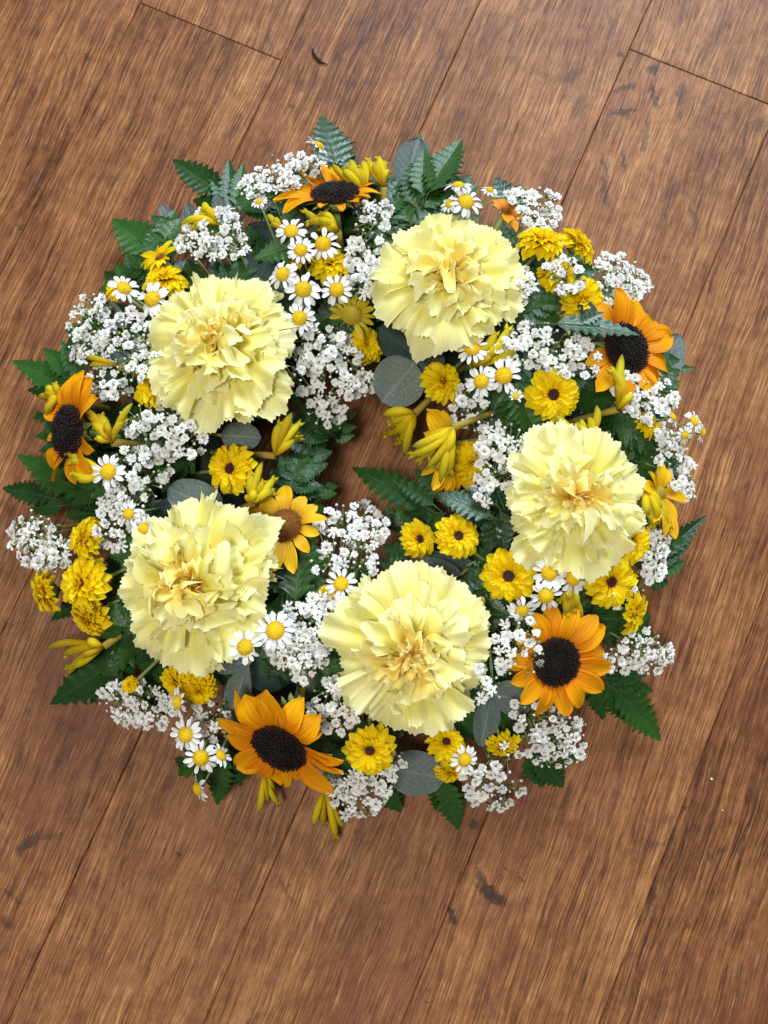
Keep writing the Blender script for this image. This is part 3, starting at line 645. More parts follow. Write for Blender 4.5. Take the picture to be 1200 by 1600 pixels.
# ---- eucalyptus ----
def euc_mesh(seed, W, pointed, mat):
    q = random.Random(seed); c1, c2 = q.uniform(-.06, .06), q.uniform(.02, .10)
    def fn(U, V):
        w = (np.sqrt(np.clip(1 - (2 * V - 1) ** 2, 0, 1)) if not pointed else outline(V, .42, .12, 1.45)) * W / 2
        if not pointed: w = np.maximum(w, .02) * (1 - .12 * (V - .5))
        return U * w, V * 1.0, c2 * W * U ** 2 + c1 * np.sin(V * 5) * .4 - .10 * (V - .3) ** 2 + .012 * np.sin(U * 7 + V * 6 + seed)
    V_, F_, P_ = sheet(11, 13, fn); return mesh('leaf', V_, F_, mat, P_)
def eucalyptus(leaves, label, node=None, zn=None):
    """leaves: (base x, base y, tip x, tip y, width px, z base, z tip, pointed, dark)"""
    bx, by = node or leaves[0][:2]; zn = leaves[0][5] if zn is None else zn
    B = at(bx, by, zn); root = empty('eucalyptus_sprig', Matrix.Translation(B), label, 'eucalyptus', 'grey green eucalyptus sprigs')
    for i, (x0, y0, x1, y1, wd, za, zb, pt_, dk) in enumerate(leaves):
        a = at(x0, y0, za) - B; b = at(x1, y1, zb) - B; L = (b - a).length; k = mpp(at(x0, y0, za))
        m = euc_mesh(rng.randrange(999), wd * k / L, pt_, M_EUCDK if dk else M_EUC)
        part('leaf', m, root, frame(a, b - a, Vector((rng.uniform(-.35, .35), rng.uniform(-.2, .3), 1)), L))
        if a.length > .002:
            V_, F_, P_ = tube([(0, 0, 0), a * .5 + Vector((0, 0, .001)), a], [.0008] * 3, 5); part('stem', mesh('stem', V_, F_, M_BROWNSTEM, P_), root)
    ft = ring_pt(bx, by, .03) - B
    V_, F_, P_ = tube(bez(ft, ft * .5 + Vector((0, 0, .004)), (0, 0, 0), 5), [.0011] * 5, 5); part('stem', mesh('stem', V_, F_, M_BROWNSTEM, P_), root)

# ---- gypsophila ----
def bloom_mesh(seed, rings, openness):
    a = Acc(); q = random.Random(seed)
    for (n, r0, L, W, el, z0) in rings:
        o = q.uniform(0, 360)
        for i in range(n):
            l = L * q.uniform(.85, 1.15); ntc = q.uniform(.02, .10); tw = q.uniform(-.2, .2)
            def fn(U, V):
                return (U * W / 2 * (.35 + .65 * np.sin(np.clip(V * 1.1, 0, 1) * math.pi / 2)) * np.where(V > .9, .8, 1), l * V * (1 - ntc * np.cos(U * math.pi) * V ** 4) , .25 * W * U ** 2 + .16 * l * np.sin(V * math.pi) - .05 * V + tw * U * V * W)
            V_, F_, P_ = sheet(3, 4, fn, q.uniform(-.05, .05))
            P_[:, 1] = np.clip(P_[:, 1] * .7 + .3 * (r0 + l * P_[:, 1] * math.cos(R(el))) * 1.2, 0, 1)
            a.add(xf(V_, RZ(o + i * 360 / n + q.uniform(-9, 9)) @ T(0, r0, z0) @ RX(el + q.uniform(-12, 12))), F_, P_)
    V_, F_, P_ = tube([(0, 0, -.75), (0, 0, -.35), (0, 0, -.02)], [.10, .26, .34], 6); a.add(V_, F_, P_, 1)
    if openness:
        V_, F_, P_ = tube([(0, 0, .02), (0, 0, .14), (0, 0, .2)], [.14, .12, .03], 6); a.add(V_, F_, P_, 1)
    return a.mesh('bloom', M_GYP, [M_CALYX])
blooms = [bloom_mesh(1, [(7, .12, .80, .82, 6, 0), (7, .14, .60, .60, 34, .04), (6, .16, .40, .40, 66, .05)], True),
          bloom_mesh(2, [(6, .10, .85, .76, 14, 0), (7, .08, .72, .46, 38, .04), (6, .05, .55, .36, 62, .06), (4, .02, .42, .3, 80, .08)], False),
          bloom_mesh(3, [(6, .14, .80, .88, 10, 0), (6, .18, .52, .56, 52, .04)], True),
          bloom_mesh(4, [(7, .06, .85, .5, 26, 0), (7, .05, .75, .44, 48, .02), (6, .03, .6, .36, 70, .04)], False),
          bloom_mesh(5, [(6, .10, .95, .44, 0, 0), (7, .10, .80, .40, 22, .03), (6, .08, .58, .32, 48, .05)], False)]
def bud_mesh():
    a = Acc(); V_, F_, P_ = tube([(0, 0, -.5), (0, 0, -.25), (0, 0, .1), (0, 0, .38), (0, 0, .5)], [.12, .34, .42, .26, .05], 8); P_ = [(p[0], .35 + .65 * p[1], 0) for p in P_]; a.add(V_, F_, P_)
    V_, F_, P_ = tube([(0, 0, -.62), (0, 0, -.3), (0, 0, -.05)], [.08, .37, .42], 8, cap=False); a.add(V_, F_, P_, 1)
    return a.mesh('bud', M_GYP, [M_CALYX])
BUD = bud_mesh()
def gyp(areas, label, dz=0.0, size=10.0, pitch=14.2, budf=.20, sparse=1.0, zfix=None, orient=None, foot=None):
    """areas: ellipses (x, y, rx, ry, angle, count) filled with blooms on branching thread-like stems"""
    cx, cy = areas[0][:2]
    B = ring_pt(cx, cy, .034) if foot is None else at(*foot)
    root = empty('gypsophila_sprig', Matrix.Translation(B), label, 'gypsophila', 'sprays of tiny white gypsophila')
    pts = []
    for (ax, ay, rx, ry, ang, n) in areas:
        n = max(4, int(n * 1.02)); c, s = math.cos(R(ang)), math.sin(R(ang)); tries = 0; got = 0
        while got < n and tries < n * 40:
            tries += 1; r = math.sqrt(rng.random()) ; th = rng.uniform(0, 6.283); r *= 1 + .08 * math.sin(3 * th + ax)
            u, v = r * rx * math.cos(th), r * ry * math.sin(th); x = ax + u * c + v * s; y = ay - u * s + v * c
            dm = pitch * (1 if tries < n * 15 else .72)
            if any((x - p[0]) ** 2 + (y - p[1]) ** 2 < dm * dm for p in pts): continue
            edge = r; z = (zs(x, y) if zfix is None else zfix) + dz + .010 * (1 - edge ** 2) - .006 + rng.uniform(-.010, .006)
            pts.append((x, y, max(.006, z), r, th)); got += 1
    st = Acc(); nodes = []
    for (ax, ay, rx, ry, ang, n) in areas:                       # branch points under each group of blooms
        for j in range(max(2, n // 7)):
            r = math.sqrt(rng.random()) * .6; th = rng.uniform(0, 6.283); c, s = math.cos(R(ang)), math.sin(R(ang))
            x = ax + r * (rx * math.cos(th) * c + ry * math.sin(th) * s); y = ay - r * (rx * math.cos(th) * s - ry * math.sin(th) * c)
            z = max(.006, (zs(x, y) if zfix is None else zfix) + dz - .016 - rng.uniform(0, .006)); nodes.append(at(x, y, z) - B)
    for nd in nodes:
        V_, F_, P_ = tube(bez((0, 0, 0), nd * .5 + Vector((0, 0, .006)), nd, 5), [.0007, .00065, .0006, .0005, .0005], 4); st.add(V_, F_, P_)
    for (x, y, z, r, th) in pts:
        w = at(x, y, z); k = mpp(w); t_, od = prof(x, y); o = od if t_ > 0 else od + 180
        N = lean_axis(abs(t_) ** 1.5 * 38, o) + lean_axis(50, rng.uniform(0, 360)) * .55 * (.4 + rng.random())
        if orient: N = N + Vector(orient)
        N.normalize(); q = w - B
        bud = rng.random() < budf + (.12 if r > .85 else 0)
        s = size * k * (rng.uniform(.76, 1.14) if not bud else rng.uniform(.42, .68))
        zz = N; M_ = frame(q, zz.orthogonal(), zz, s) @ RZ(rng.uniform(0, 360))
        if bud: part('bud', BUD, root, M_)
        else: part('bloom', rng.choice(blooms), root, M_)
        nd = min(nodes, key=lambda n_: (n_ - q).length); e = q - N * s * .6
        V_, F_, P_ = tube(bez(nd, (nd + e) / 2 + Vector((rng.uniform(-.002, .002), rng.uniform(-.002, .002), .001)), e, 4), [.00042, .00036, .00034, .0004], 4); st.add(V_, F_, P_)
        if rng.random() < .75:                                  # a tiny side bud or bare calyx on the same thread
            e2 = nd + (e - nd) * .6 + Vector((rng.uniform(-.006, .006), rng.uniform(-.006, .006), rng.uniform(0, .005)))
            V_, F_, P_ = tube([nd + (e - nd) * .4, e2, e2 + Vector((0, 0, .0012))], [.0003, .0004, .0011], 5); st.add(V_, F_, P_)
    part('stem', st.mesh('stem', M_STEM), root)
# ================================================================== the flowers, one by one
# ---- carnations: petal outline as (direction, reach in photo pixels)
carnation(342, 543, [(90, 128), (66, 108), (40, 130), (15, 106), (-12, 104), (-38, 122), (-62, 140), (-88, 128), (-118, 112), (-145, 112), (-172, 112), (160, 118), (135, 118), (112, 118)],
    'full pale yellow carnation at the upper left, right above the long white gypsophila patch', 8, 140, -0.16, 1)
carnation(702, 437, [(92, 124), (70, 108), (45, 108), (22, 122), (0, 112), (-24, 106), (-48, 108), (-74, 104), (-98, 122), (-122, 106), (-150, 92), (-172, 122), (168, 112), (145, 98), (118, 112)],
    'ragged pale yellow carnation at the top, over two round grey eucalyptus leaves', 10, 70, -0.13, 2)
carnation(895, 780, [(98, 118), (72, 112), (48, 122), (25, 118), (4, 110), (-20, 112), (-44, 106), (-70, 124), (-95, 104), (-120, 122), (-146, 96), (-172, 94), (160, 84), (138, 104), (118, 116)],
    'pale yellow carnation with an orange heart at the right of the wreath', 8, 0, 0.06, 3, 0.002)
carnation(306, 908, [(90, 130), (62, 146), (40, 142), (16, 124), (-8, 118), (-32, 122), (-58, 134), (-84, 134), (-108, 138), (-130, 120), (-152, 118), (-176, 122), (162, 120), (136, 122), (112, 124)],
    'creamy yellow carnation at the lower left with two daisies against its edge', 8, 200, -0.10, 4, 0.003)
carnation(642, 1016, [(92, 130), (68, 126), (42, 128), (22, 124), (2, 126), (-24, 112), (-46, 122), (-68, 132), (-88, 138), (-112, 100), (-136, 126), (-158, 118), (178, 104), (152, 136), (128, 122), (110, 128)],
    'wide pale yellow carnation with a peach orange heart at the bottom of the ring', 8, -80, 0.05, 5, 0.003)

# ---- sunflowers: petals as (direction, reach beyond the disc, width)
sunflower(523, 303, 38, [(100, 62, 36), (70, 56, 34), (40, 48, 30), (130, 64, 36), (158, 62, 34), (186, 66, 34), (205, 55, 26), (10, 40, 24), (-20, 30, 18), (-70, 20, 14), (-110, 26, 16), (-45, 26, 15)],
    'sunflower at the top edge with yellow kangaroo paw lying over its petals', 40, 95, 0.004, seed=11, inner=False)
sunflower(978, 545, 42, [(98, 66, 50), (68, 66, 48), (42, 64, 48), (16, 62, 46), (-10, 58, 44), (-34, 58, 42), (-58, 52, 38), (-95, 62, 32), (-128, 58, 30), (125, 48, 26), (150, 40, 24), (-155, 44, 24)],
    'sunflower at the right edge with a fern tip across its dark disc', 24, 8, 0.002, seed=12)
sunflower(107, 674, 42, [(96, 58, 50), (76, 62, 52), (54, 60, 50), (114, 50, 42), (140, 36, 30), (32, 54, 42), (-30, 55, 26), (-55, 58, 30), (-85, 48, 24), (-115, 50, 30), (-140, 46, 26), (180, 28, 18)],
    'sunflower leaning out at the left edge beside a fern frond', 38, 186, 0.006, seed=13, inner=False)
sunflower(437, 1168, 46, [(102, 72, 46), (80, 74, 50), (58, 67, 40), (38, 64, 42), (-6, 76, 28), (-20, 72, 26), (-14, 60, 22), (-56, 74, 42), (-80, 34, 24), (-112, 62, 42), (-136, 64, 44), (-160, 60, 46), (170, 55, 40), (146, 69, 35), (124, 74, 42)],
    'sunflower at the bottom edge above hanging yellow kangaroo paw', 42, -118, 0.012, seed=14, inner=True)
sunflower(869, 1034, 39, [(118, 56, 30), (98, 58, 32), (75, 62, 30), (52, 66, 34), (32, 66, 34), (12, 56, 30), (-10, 62, 38), (-32, 60, 32), (-55, 56, 32), (-80, 56, 30), (-104, 58, 30), (-132, 54, 30), (-158, 50, 30), (175, 52, 30), (148, 50, 30)],
    'sunflower at the lower right with gypsophila hanging over its left petals', 14, -30, 0.004, seed=15)

# ---- loose yellow daisies with domed or hidden middles
sunflower(446, 820, 27, [(96, 48, 28), (62, 34, 22), (128, 40, 24), (155, 42, 26), (12, 44, 20), (35, 36, 20), (-15, 32, 18), (-48, 34, 20), (-82, 56, 24), (-104, 54, 24), (-132, 44, 20), (185, 36, 22)],
    'yellow daisy with a large brown dome beside the lower left carnation', 10, 90, -.002, M_YEL, ('brown', M_BDISC, 300, .5, .055, .07), 'dome_daisy', 'daisy', 'yellow daisies among the flowers', seed=21, inner=False)
sunflower(549, 492, 17, [(80, 22, 9), (58, 24, 9), (102, 20, 8), (122, 22, 8), (18, 24, 9), (0, 24, 8), (-20, 24, 9), (-42, 26, 9), (-66, 30, 10), (168, 22, 9), (190, 22, 9), (148, 20, 8), (38, 22, 8)],
    'yellow daisy with a smooth olive green dome under the chamomile group', 12, 30, 0.0, M_OLIVE, ('olive', M_ODISC, 160, .6, .07, .04), 'dome_daisy', 'daisy', 'yellow daisies among the flowers', seed=22, inner=False)
sunflower(702, 700, 14, [(120, 66, 38), (104, 50, 20), (-60, 74, 22), (-74, 80, 22), (-86, 76, 20), (-98, 68, 20), (-44, 68, 20), (-28, 58, 20), (-12, 50, 18), (150, 40, 22), (5, 44, 18), (-112, 60, 18), (-128, 50, 18), (-68, 62, 20), (-52, 60, 18), (-92, 56, 16)],
    'large drooping yellow flower at the inner right edge of the ring', 28, -70, -0.002, M_YEL, ('olive', M_ODISC, 160, .6, .07, .04), 'yellow_flower', 'daisy', 'yellow daisies among the flowers', seed=23, inner=False)
sunflower(1033, 770, 11, [(95, 46, 22), (72, 34, 20), (-90, 60, 22), (-60, 46, 22), (-10, 44, 22), (12, 40, 20), (165, 40, 22), (130, 34, 18), (-120, 44, 20), (-75, 66, 20)],
    'open star shaped yellow flower on the right edge behind the right carnation', 30, 10, 0.003, M_YEL, ('olive', M_ODISC, 160, .6, .07, .04), 'yellow_flower', 'daisy', 'yellow daisies among the flowers', seed=24, inner=False)
sunflower(790, 330, 8, [(95, 26, 14), (60, 24, 14), (125, 24, 12), (20, 20, 12), (-70, 36, 18), (-100, 34, 18), (160, 18, 10), (-30, 24, 12)],
    'small amber orange flower behind the top carnation', 30, 70, 0.0, M_ORG, ('brown', M_BDISC, 300, .5, .055, .07), 'orange_flower', 'daisy', 'yellow daisies among the flowers', seed=25, inner=False)
sunflower(250, 402, 9, [(100, 28, 16), (70, 28, 16), (130, 28, 16), (160, 34, 16), (190, 34, 16), (40, 26, 14), (10, 26, 14), (-60, 20, 12), (215, 24, 12)],
    'small golden flower above the upper left carnation, beside a fern tip', 40, 130, 0.0, M_MUM, ('brown', M_BDISC, 300, .5, .055, .07), 'yellow_flower', 'daisy', 'yellow daisies among the flowers', seed=26, inner=True)

# ---- chrysanthemums
for a in [
    (243, 604, 38, 'yellow chrysanthemum with dark eye left of the upper left carnation', 'eye', 28, 140),
    (362, 733, 41, 'golden chrysanthemum with narrow dark eye below the upper left carnation', 'eye', 20, 180),
    (863, 617, 43, 'yellow chrysanthemum with dark eye just above the right carnation', 'eye', 12, -60),
    (715, 838, 37, 'front chrysanthemum of the pair at the inner right, its eye fully seen', 'eye', 16, 20, .004),
    (654, 843, 32, 'rear chrysanthemum of the inner right pair, half hidden by its neighbour', 'eye', 30, 10, -.006),
    (795, 900, 43, 'yellow chrysanthemum with dark eye between the right and bottom carnations', 'eye', 12, 200),
    (953, 908, 46, 'large yellow chrysanthemum with small eye under the right carnation', 'single', 20, -40),
    (578, 1171, 42, 'yellow chrysanthemum with wide dark eye below the bottom carnation', 'single', 10, -90, .006),
    (697, 1160, 31, 'small yellow chrysanthemum tucked under the lowest petal of the bottom carnation', 'eye', 32, 80),
    (690, 598, 36, 'deep yellow double chrysanthemum beside the round eucalyptus leaves', 'dbl', 30, 20, -.002),
    (258, 440, 34, 'yellow double chrysanthemum behind the upper left carnation and a daisy', 'dbl', 30, 90, -.004),
    (183, 452, 20, 'tiny yellow chrysanthemum at the far upper left beside a white daisy', 'dbl', 20, 120),
    (137, 842, 36, 'topmost yellow double chrysanthemum of the three stacked at the left edge', 'dbl', 40, 170),
    (133, 912, 45, 'middle yellow double chrysanthemum of the three stacked at the left edge', 'dbl', 26, 180, .004),
    (142, 964, 36, 'lowest yellow double chrysanthemum of the three stacked at the left edge', 'dbl', 45, 230, -.004),
    (76, 925, 38, 'yellow chrysanthemum seen side on at the far left edge over the floor', 'dbl', 62, 195, -.004),
    (277, 1064, 28, 'left half of the double yellow pair under the lower left carnation', 'dbl', 30, 240),
    (312, 1076, 30, 'right half of the double yellow pair under the lower left carnation', 'dbl', 30, -80, .001),
    (785, 1162, 28, 'yellow chrysanthemum seen edge on below the pair of eucalyptus leaves', 'dbl', 55, -80, -.004),
    (988, 958, 36, 'yellow chrysanthemum turned sideways at the lower right edge, green calyx showing', 'single', 58, -25),
    (985, 846, 37, 'bright yellow double chrysanthemum half under the right carnation', 'dbl', 24, -20, -.002),
    (843, 381, 38, 'bright yellow double chrysanthemum at the upper right, left one of two', 'dbl', 38, 80, .004),
    (900, 384, 34, 'bright yellow chrysanthemum turned away at the upper right edge', 'dbl', 62, 38, 0),
    (910, 470, 40, 'large yellow double chrysanthemum between upper right gypsophila and sunflower', 'dbl', 20, -10),
    (868, 428, 30, 'yellow double chrysanthemum behind white gypsophila at the upper right', 'dbl', 20, 120, -.006),
    (515, 415, 34, 'yellow double chrysanthemum under the group of chamomile daisies', 'dbl', 20, 60, -.012),
    (572, 540, 30, 'yellow double chrysanthemum seen through gypsophila beside the top carnation', 'dbl', 20, -20, -.012),
    (512, 935, 22, 'small yellow chrysanthemum behind the daisy left of the bottom carnation', 'dbl', 30, 180, -.004),
    (1012, 664, 24, 'small yellow chrysanthemum buried in gypsophila at the right edge', 'dbl', 40, 30, -.006),
    (704, 1203, 26, 'yellow chrysanthemum low at the bottom, beside the broad grey leaf', 'dbl', 45, -70, -.008),
    (203, 1070, 14, 'tiny yellow bloom above the lower left gypsophila', 'dbl', 20, 120, .006),
    (462, 402, 18, 'small yellow bloom between the two uppermost chamomile daisies', 'dbl', 20, 160, -.006)]:
    mum(*a)

mum(640, 905, 20, 'scrap of yellow chrysanthemum behind the top rim of the bottom carnation', 'dbl', 20, 90, -.02)
mum(735, 720, 34, 'yellow double bloom under the large drooping yellow flower', 'dbl', 40, -60, -.012)
# ---- chamomile daisies
for a in [
    (455, 361, 24, 'upper left daisy of the chamomile group below the top sunflower'),
    (505, 381, 27, 'uppermost right daisy of the chamomile group below the top sunflower'),
    (470, 391, 22, 'daisy mostly hidden behind its neighbours, its yellow disc showing'),
    (442, 428, 25, 'daisy touching the upper right rim of the upper left carnation', 22, 170),
    (474, 452, 28, 'large flat daisy at the middle of the chamomile group'),
    (526, 453, 25, 'daisy directly above the olive domed yellow daisy'),
    (468, 497, 25, 'lowest daisy of the chamomile group, beside the upper left carnation'),
    (405, 315, 14, 'tiny chamomile daisy among gypsophila at the top left', 30, 120),
    (238, 467, 28, 'daisy overlapping the upper left rim of the upper left carnation'),
    (194, 450, 24, 'daisy leaning away at the far upper left edge', 30, 35),
    (169, 737, 28, 'single daisy left of the long gypsophila patch, near the left sunflower'),
    (430, 985, 31, 'largest white daisy, right of the lower left carnation', 6, 60, 15, None, .012),
    (383, 1011, 27, 'daisy lying against the lower right edge of the lower left carnation', 8, -60, 15, None, .024),
    (533, 912, 25, 'daisy at the upper left rim of the bottom carnation'),
    (201, 803, 19, 'daisy half hidden by gypsophila above the lower left carnation'),
    (224, 826, 20, 'daisy peeping from the upper left rim of the lower left carnation', 20, 180),
    (738, 545, 26, 'daisy beneath the lower right petals of the top carnation', 18, 120),
    (787, 587, 29, 'right daisy of the pair left of the upper right fern leaf'),
    (752, 596, 25, 'left daisy of the pair left of the upper right fern leaf', 16, 200),
    (728, 315, 27, 'daisy behind the top rim of the top carnation', 14, 60),
    (858, 895, 27, 'left daisy of the three under the right carnation', 8, 120),
    (895, 904, 26, 'right daisy of the three under the right carnation', 20, 0),
    (853, 931, 26, 'lowest daisy of the three under the right carnation', 18, -90),
    (815, 954, 24, 'flattened daisy beside the left petals of the lower right sunflower', 46, -80),
    (726, 1187, 23, 'daisy below the bottom carnation beside a green stalk', 18, -30)]:
    x, y, r, lb = a[:4]; daisy(x, y, r, lb, *(a[4:]))
daisy(498, 229, 21, 'daisy on a thin stalk over the blue green leaf at the top', 66, 45, stem=(500, 268, .035), zadd=.015)
daisy(716, 290, 22, 'daisy seen from below at the top edge beside the fern', 48, 90, zadd=.002)
daisy(703, 318, 16, 'small daisy squeezed between the fern and the top carnation', 30, 150, zadd=-.004)
daisy(765, 297, 13, 'tiny daisy on the blue leaf behind the top carnation', 30, 60, zadd=.004)
daisy(278, 1097, 25, 'daisy seen almost edge on below the yellow double pair', 52, 185, stem=(340, 1100, .04), zadd=.006)
daisy(290, 1148, 26, 'upper daisy of the stalked group at the lower left', 14, 200, stem=(342, 1112, .035), zadd=.006)
daisy(314, 1184, 27, 'middle daisy of the stalked group at the lower left', 8, 260, stem=(342, 1108, .035), zadd=.012)
daisy(345, 1180, 20, 'daisy in profile beside the bottom sunflower, lower left', 66, 40, stem=(372, 1120, .05), zadd=.014)
daisy(310, 1232, 23, 'lowest daisy on a long stalk over the floor at the lower left', 56, 200, stem=(366, 1140, .05), zadd=.008)
daisy(1085, 658, 18, 'outermost right daisy on a thin stalk over the floor', 34, 30, stem=(1000, 678, .05), zadd=.014)
daisy(1097, 676, 15, 'daisy turned away behind the outermost right one', 60, -20, stem=(1010, 690, .04), zadd=.006)
daisy(1070, 680, 14, 'small daisy below the outermost right one', 30, -60, stem=(1000, 690, .04), zadd=.010)
daisy(1050, 652, 17, 'daisy in profile on a stalk left of the outermost right one', 58, 20, stem=(1000, 668, .05), zadd=.012)
daisy(806, 619, 12, 'half open daisy bud on the fern leaf above the right carnation', 10, 90, zadd=.0, drop=-35)

# ---- kangaroo paw
paw((570, 298), [(520, 256), (538, 262), (548, 250), (566, 252), (556, 268)], 'left yellow kangaroo paw cluster over the top sunflower', rad=7.5)
paw((600, 292), [(575, 248), (590, 246), (603, 254), (608, 268), (584, 258)], 'right yellow kangaroo paw cluster at the top edge beside the fern', rad=7)
paw((528, 362), [(474, 328), (480, 350), (500, 334), (514, 345), (500, 358)], 'kangaroo paw lying under the top sunflower, pointing left', rad=7.5)
paw((446, 368), [(418, 336), (432, 340), (424, 352)], 'small kangaroo paw tips left of the top chamomile daisies', rad=6)
paw((430, 712), [(438, 660), (456, 645), (471, 660), (474, 684), (462, 676)], 'kangaroo paw pointing up in the inner left of the ring', rad=8)
paw((398, 786), [(410, 722), (396, 742), (430, 746), (428, 770), (384, 776), (412, 752)], 'kangaroo paw beside the domed brown daisy', rad=8.5)
paw((178, 690), [(131, 640), (146, 668), (158, 648), (152, 684), (168, 660)], 'kangaroo paw over the right petals of the left sunflower', rad=8)
paw((176, 692), [(207, 630), (196, 655)], 'long kangaroo paw finger reaching to the left gypsophila', rad=7, bend=.1)
paw((165, 742), [(102, 706), (112, 738), (122, 748), (108, 722)], 'kangaroo paw lying left of the single left daisy', rad=9)
paw((98, 622), [(60, 621), (74, 606), (74, 652), (86, 600)], 'kangaroo paw sticking out above the left sunflower', rad=7.5)
paw((185, 572), [(134, 558), (140, 572)], 'kangaroo paw finger lying in the left gypsophila', rad=6.5, bend=.1)
paw((162, 1010), [(72, 1014), (100, 1042), (106, 1056), (140, 1000)], 'kangaroo paw reaching over the floor at the lower left', rad=8, bend=.12)
paw((412, 1205), [(404, 1270), (437, 1258), (424, 1236)], 'pair of kangaroo paw fingers hanging below the bottom sunflower', z0=.025, zt=.012, rad=7, bend=.1)
paw((508, 1232), [(490, 1290), (525, 1312), (538, 1294)], 'kangaroo paw pointing down over the floor at the bottom', z0=.024, zt=.010, rad=7.5, bend=.1)
paw((648, 646), [(598, 650), (599, 680), (614, 698), (632, 712), (604, 664), (622, 690), (612, 652)], 'kangaroo paw bending into the central hole on its right', rad=8.5)
paw((708, 668), [(638, 712), (652, 724), (664, 734), (688, 756), (674, 706), (702, 742), (655, 702), (680, 735), (644, 698)], 'kangaroo paw lying on the large drooping yellow flower', z0=.098, zt=.092, rad=8.5)
paw((738, 572), [(795, 510), (812, 540), (774, 520), (768, 556), (750, 540)], 'kangaroo paw below the right petals of the top carnation', rad=8.5)
paw((965, 640), [(972, 553), (954, 578), (972, 586), (988, 618), (968, 610)], 'upright kangaroo paw below the right sunflower', rad=8.5)
paw((916, 688), [(932, 634), (908, 655), (926, 665), (868, 648)], 'kangaroo paw behind the top petals of the right carnation', rad=8)
paw((1005, 765), [(1040, 842), (1026, 820), (1008, 806), (1028, 792), (1046, 826), (1018, 826), (1034, 806)], 'kangaroo paw at the right edge behind the right carnation', rad=8.5)
paw((888, 908), [(884, 962), (910, 966), (896, 950), (872, 940)], 'kangaroo paw above the petals of the lower right sunflower', rad=7.5)
paw((345, 352), [(320, 317), (312, 330), (284, 352), (292, 365)], 'kangaroo paw tips behind the upper left gypsophila', rad=7.5)
paw((752, 938), [(735, 962), (752, 968), (728, 950)], 'small kangaroo paw buds right of the bottom carnation', rad=8)
paw((462, 1118), [(476, 1100), (454, 1082), (478, 1128), (468, 1086), (440, 1088)], 'green kangaroo paw tips behind the bottom sunflower', rad=6, mat=M_CALYX)

# ---- ferns
for a in [
    ((265, 425), (205, 418), 60, 'short fern frond under the small golden flower'),
    ((600, 400), (600, 280), 90, 'dark fern frond between the gypsophila column and the top carnation'),
    ((950, 640), (1010, 700), 60, 'dark fern frond behind the top right of the right carnation'),
    ((355, 1165), (282, 1200), 60, 'short fern frond behind the lower left daisies, pointing left'),
    ((250, 990), (160, 965), 80, 'dark fern frond left of the lower left carnation'),
    ((120, 660), (56, 650), 40, 'small fern tip left of the left sunflower'),
    ((432, 790), (500, 690), 84, 'fern frond at the inner left edge of the central hole'),
    ((440, 690), (520, 660), 70, 'fern frond above the inner left fern, reaching the hole'),
    ((470, 800), (512, 760), 60, 'short fern frond at the inner left of the hole'),
    ((790, 510), (872, 455), 92, 'dark fern frond right of the top carnation'),
    ((455, 612), (492, 670), 24, 'thin fern frond right of the upper left carnation'),
    ((725, 900), (775, 965), 80, 'fern frond right of the bottom carnation'),
    ((520, 690), (545, 645), 44, 'small fern tip at the top of the central hole')]:
    b, t_, wp, lb = a[:4]; zz = a[4:] or (None, None)
    L = math.hypot(t_[0] - b[0], t_[1] - b[1])
    fern(b, t_, wp, lb, zz[0], zz[1], pairs=max(3, int(L / 15)), arch=.10, glare=('blue' in lb or 'glossy' in lb or 'pointing straight up' in lb))
# ---- eucalyptus
H = lambda x, y, d=0.0: zs(x, y) + d
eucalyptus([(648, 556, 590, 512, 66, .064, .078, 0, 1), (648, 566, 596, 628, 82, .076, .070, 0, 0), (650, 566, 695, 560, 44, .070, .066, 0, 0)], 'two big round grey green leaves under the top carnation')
eucalyptus([(632, 290, 655, 214, 58, .050, .052, 0, 0)], 'round pale grey leaf at the top edge behind the fern')
eucalyptus([(1025, 600, 1062, 522, 52, .036, .036, 0, 0)], 'round green leaf behind the right sunflower')
eucalyptus([(348, 800, 262, 762, 62, .078, .080, 0, 0), (330, 800, 235, 800, 56, .072, .070, 0, 1)], 'broad grey leaf behind the top of the lower left carnation')
eucalyptus([(345, 680, 408, 684, 46, .080, .078, 0, 0)], 'dark grey leaf below the upper left carnation')
eucalyptus([(388, 1038, 352, 1136, 46, .082, .070, 1, 0), (385, 1048, 450, 1060, 56, .072, .060, 0, 1), (392, 1036, 300, 1040, 32, .076, .074, 1, 0)], 'pointed grey leaves between the lower left carnation and the bottom sunflower')
eucalyptus([(605, 1198, 696, 1218, 70, .040, .036, 0, 0)], 'broad veined grey leaf at the bottom of the wreath')
eucalyptus([(766, 1085, 752, 1168, 44, .074, .066, 1, 0), (768, 1086, 834, 1096, 54, .076, .072, 0, 0)], 'pair of smooth grey leaves left of the lower right sunflower')
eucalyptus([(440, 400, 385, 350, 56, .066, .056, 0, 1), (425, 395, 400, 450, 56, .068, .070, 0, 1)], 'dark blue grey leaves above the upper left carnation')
eucalyptus([(268, 356, 252, 318, 22, .036, .040, 0, 0), (302, 372, 292, 316, 26, .040, .044, 0, 0), (345, 345, 338, 302, 22, .042, .048, 0, 0), (300, 380, 268, 368, 14, .04, .04, 0, 0)], 'small eucalyptus sprig with four little leaves at the upper left')
eucalyptus([(155, 474, 200, 510, 32, .062, .066, 1, 0)], 'narrow grey leaf in the gypsophila at the far left')
eucalyptus([(215, 562, 158, 556, 26, .078, .070, 1, 0), (205, 545, 225, 535, 22, .082, .080, 0, 0)], 'grey leaf among the gypsophila left of the upper left carnation')
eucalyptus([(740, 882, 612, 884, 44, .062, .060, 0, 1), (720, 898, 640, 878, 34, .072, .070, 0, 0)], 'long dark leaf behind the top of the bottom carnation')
eucalyptus([(565, 1198, 505, 1203, 20, .05, .045, 1, 0)], 'narrow leaf between the bottom sunflower and the bottom chrysanthemum')
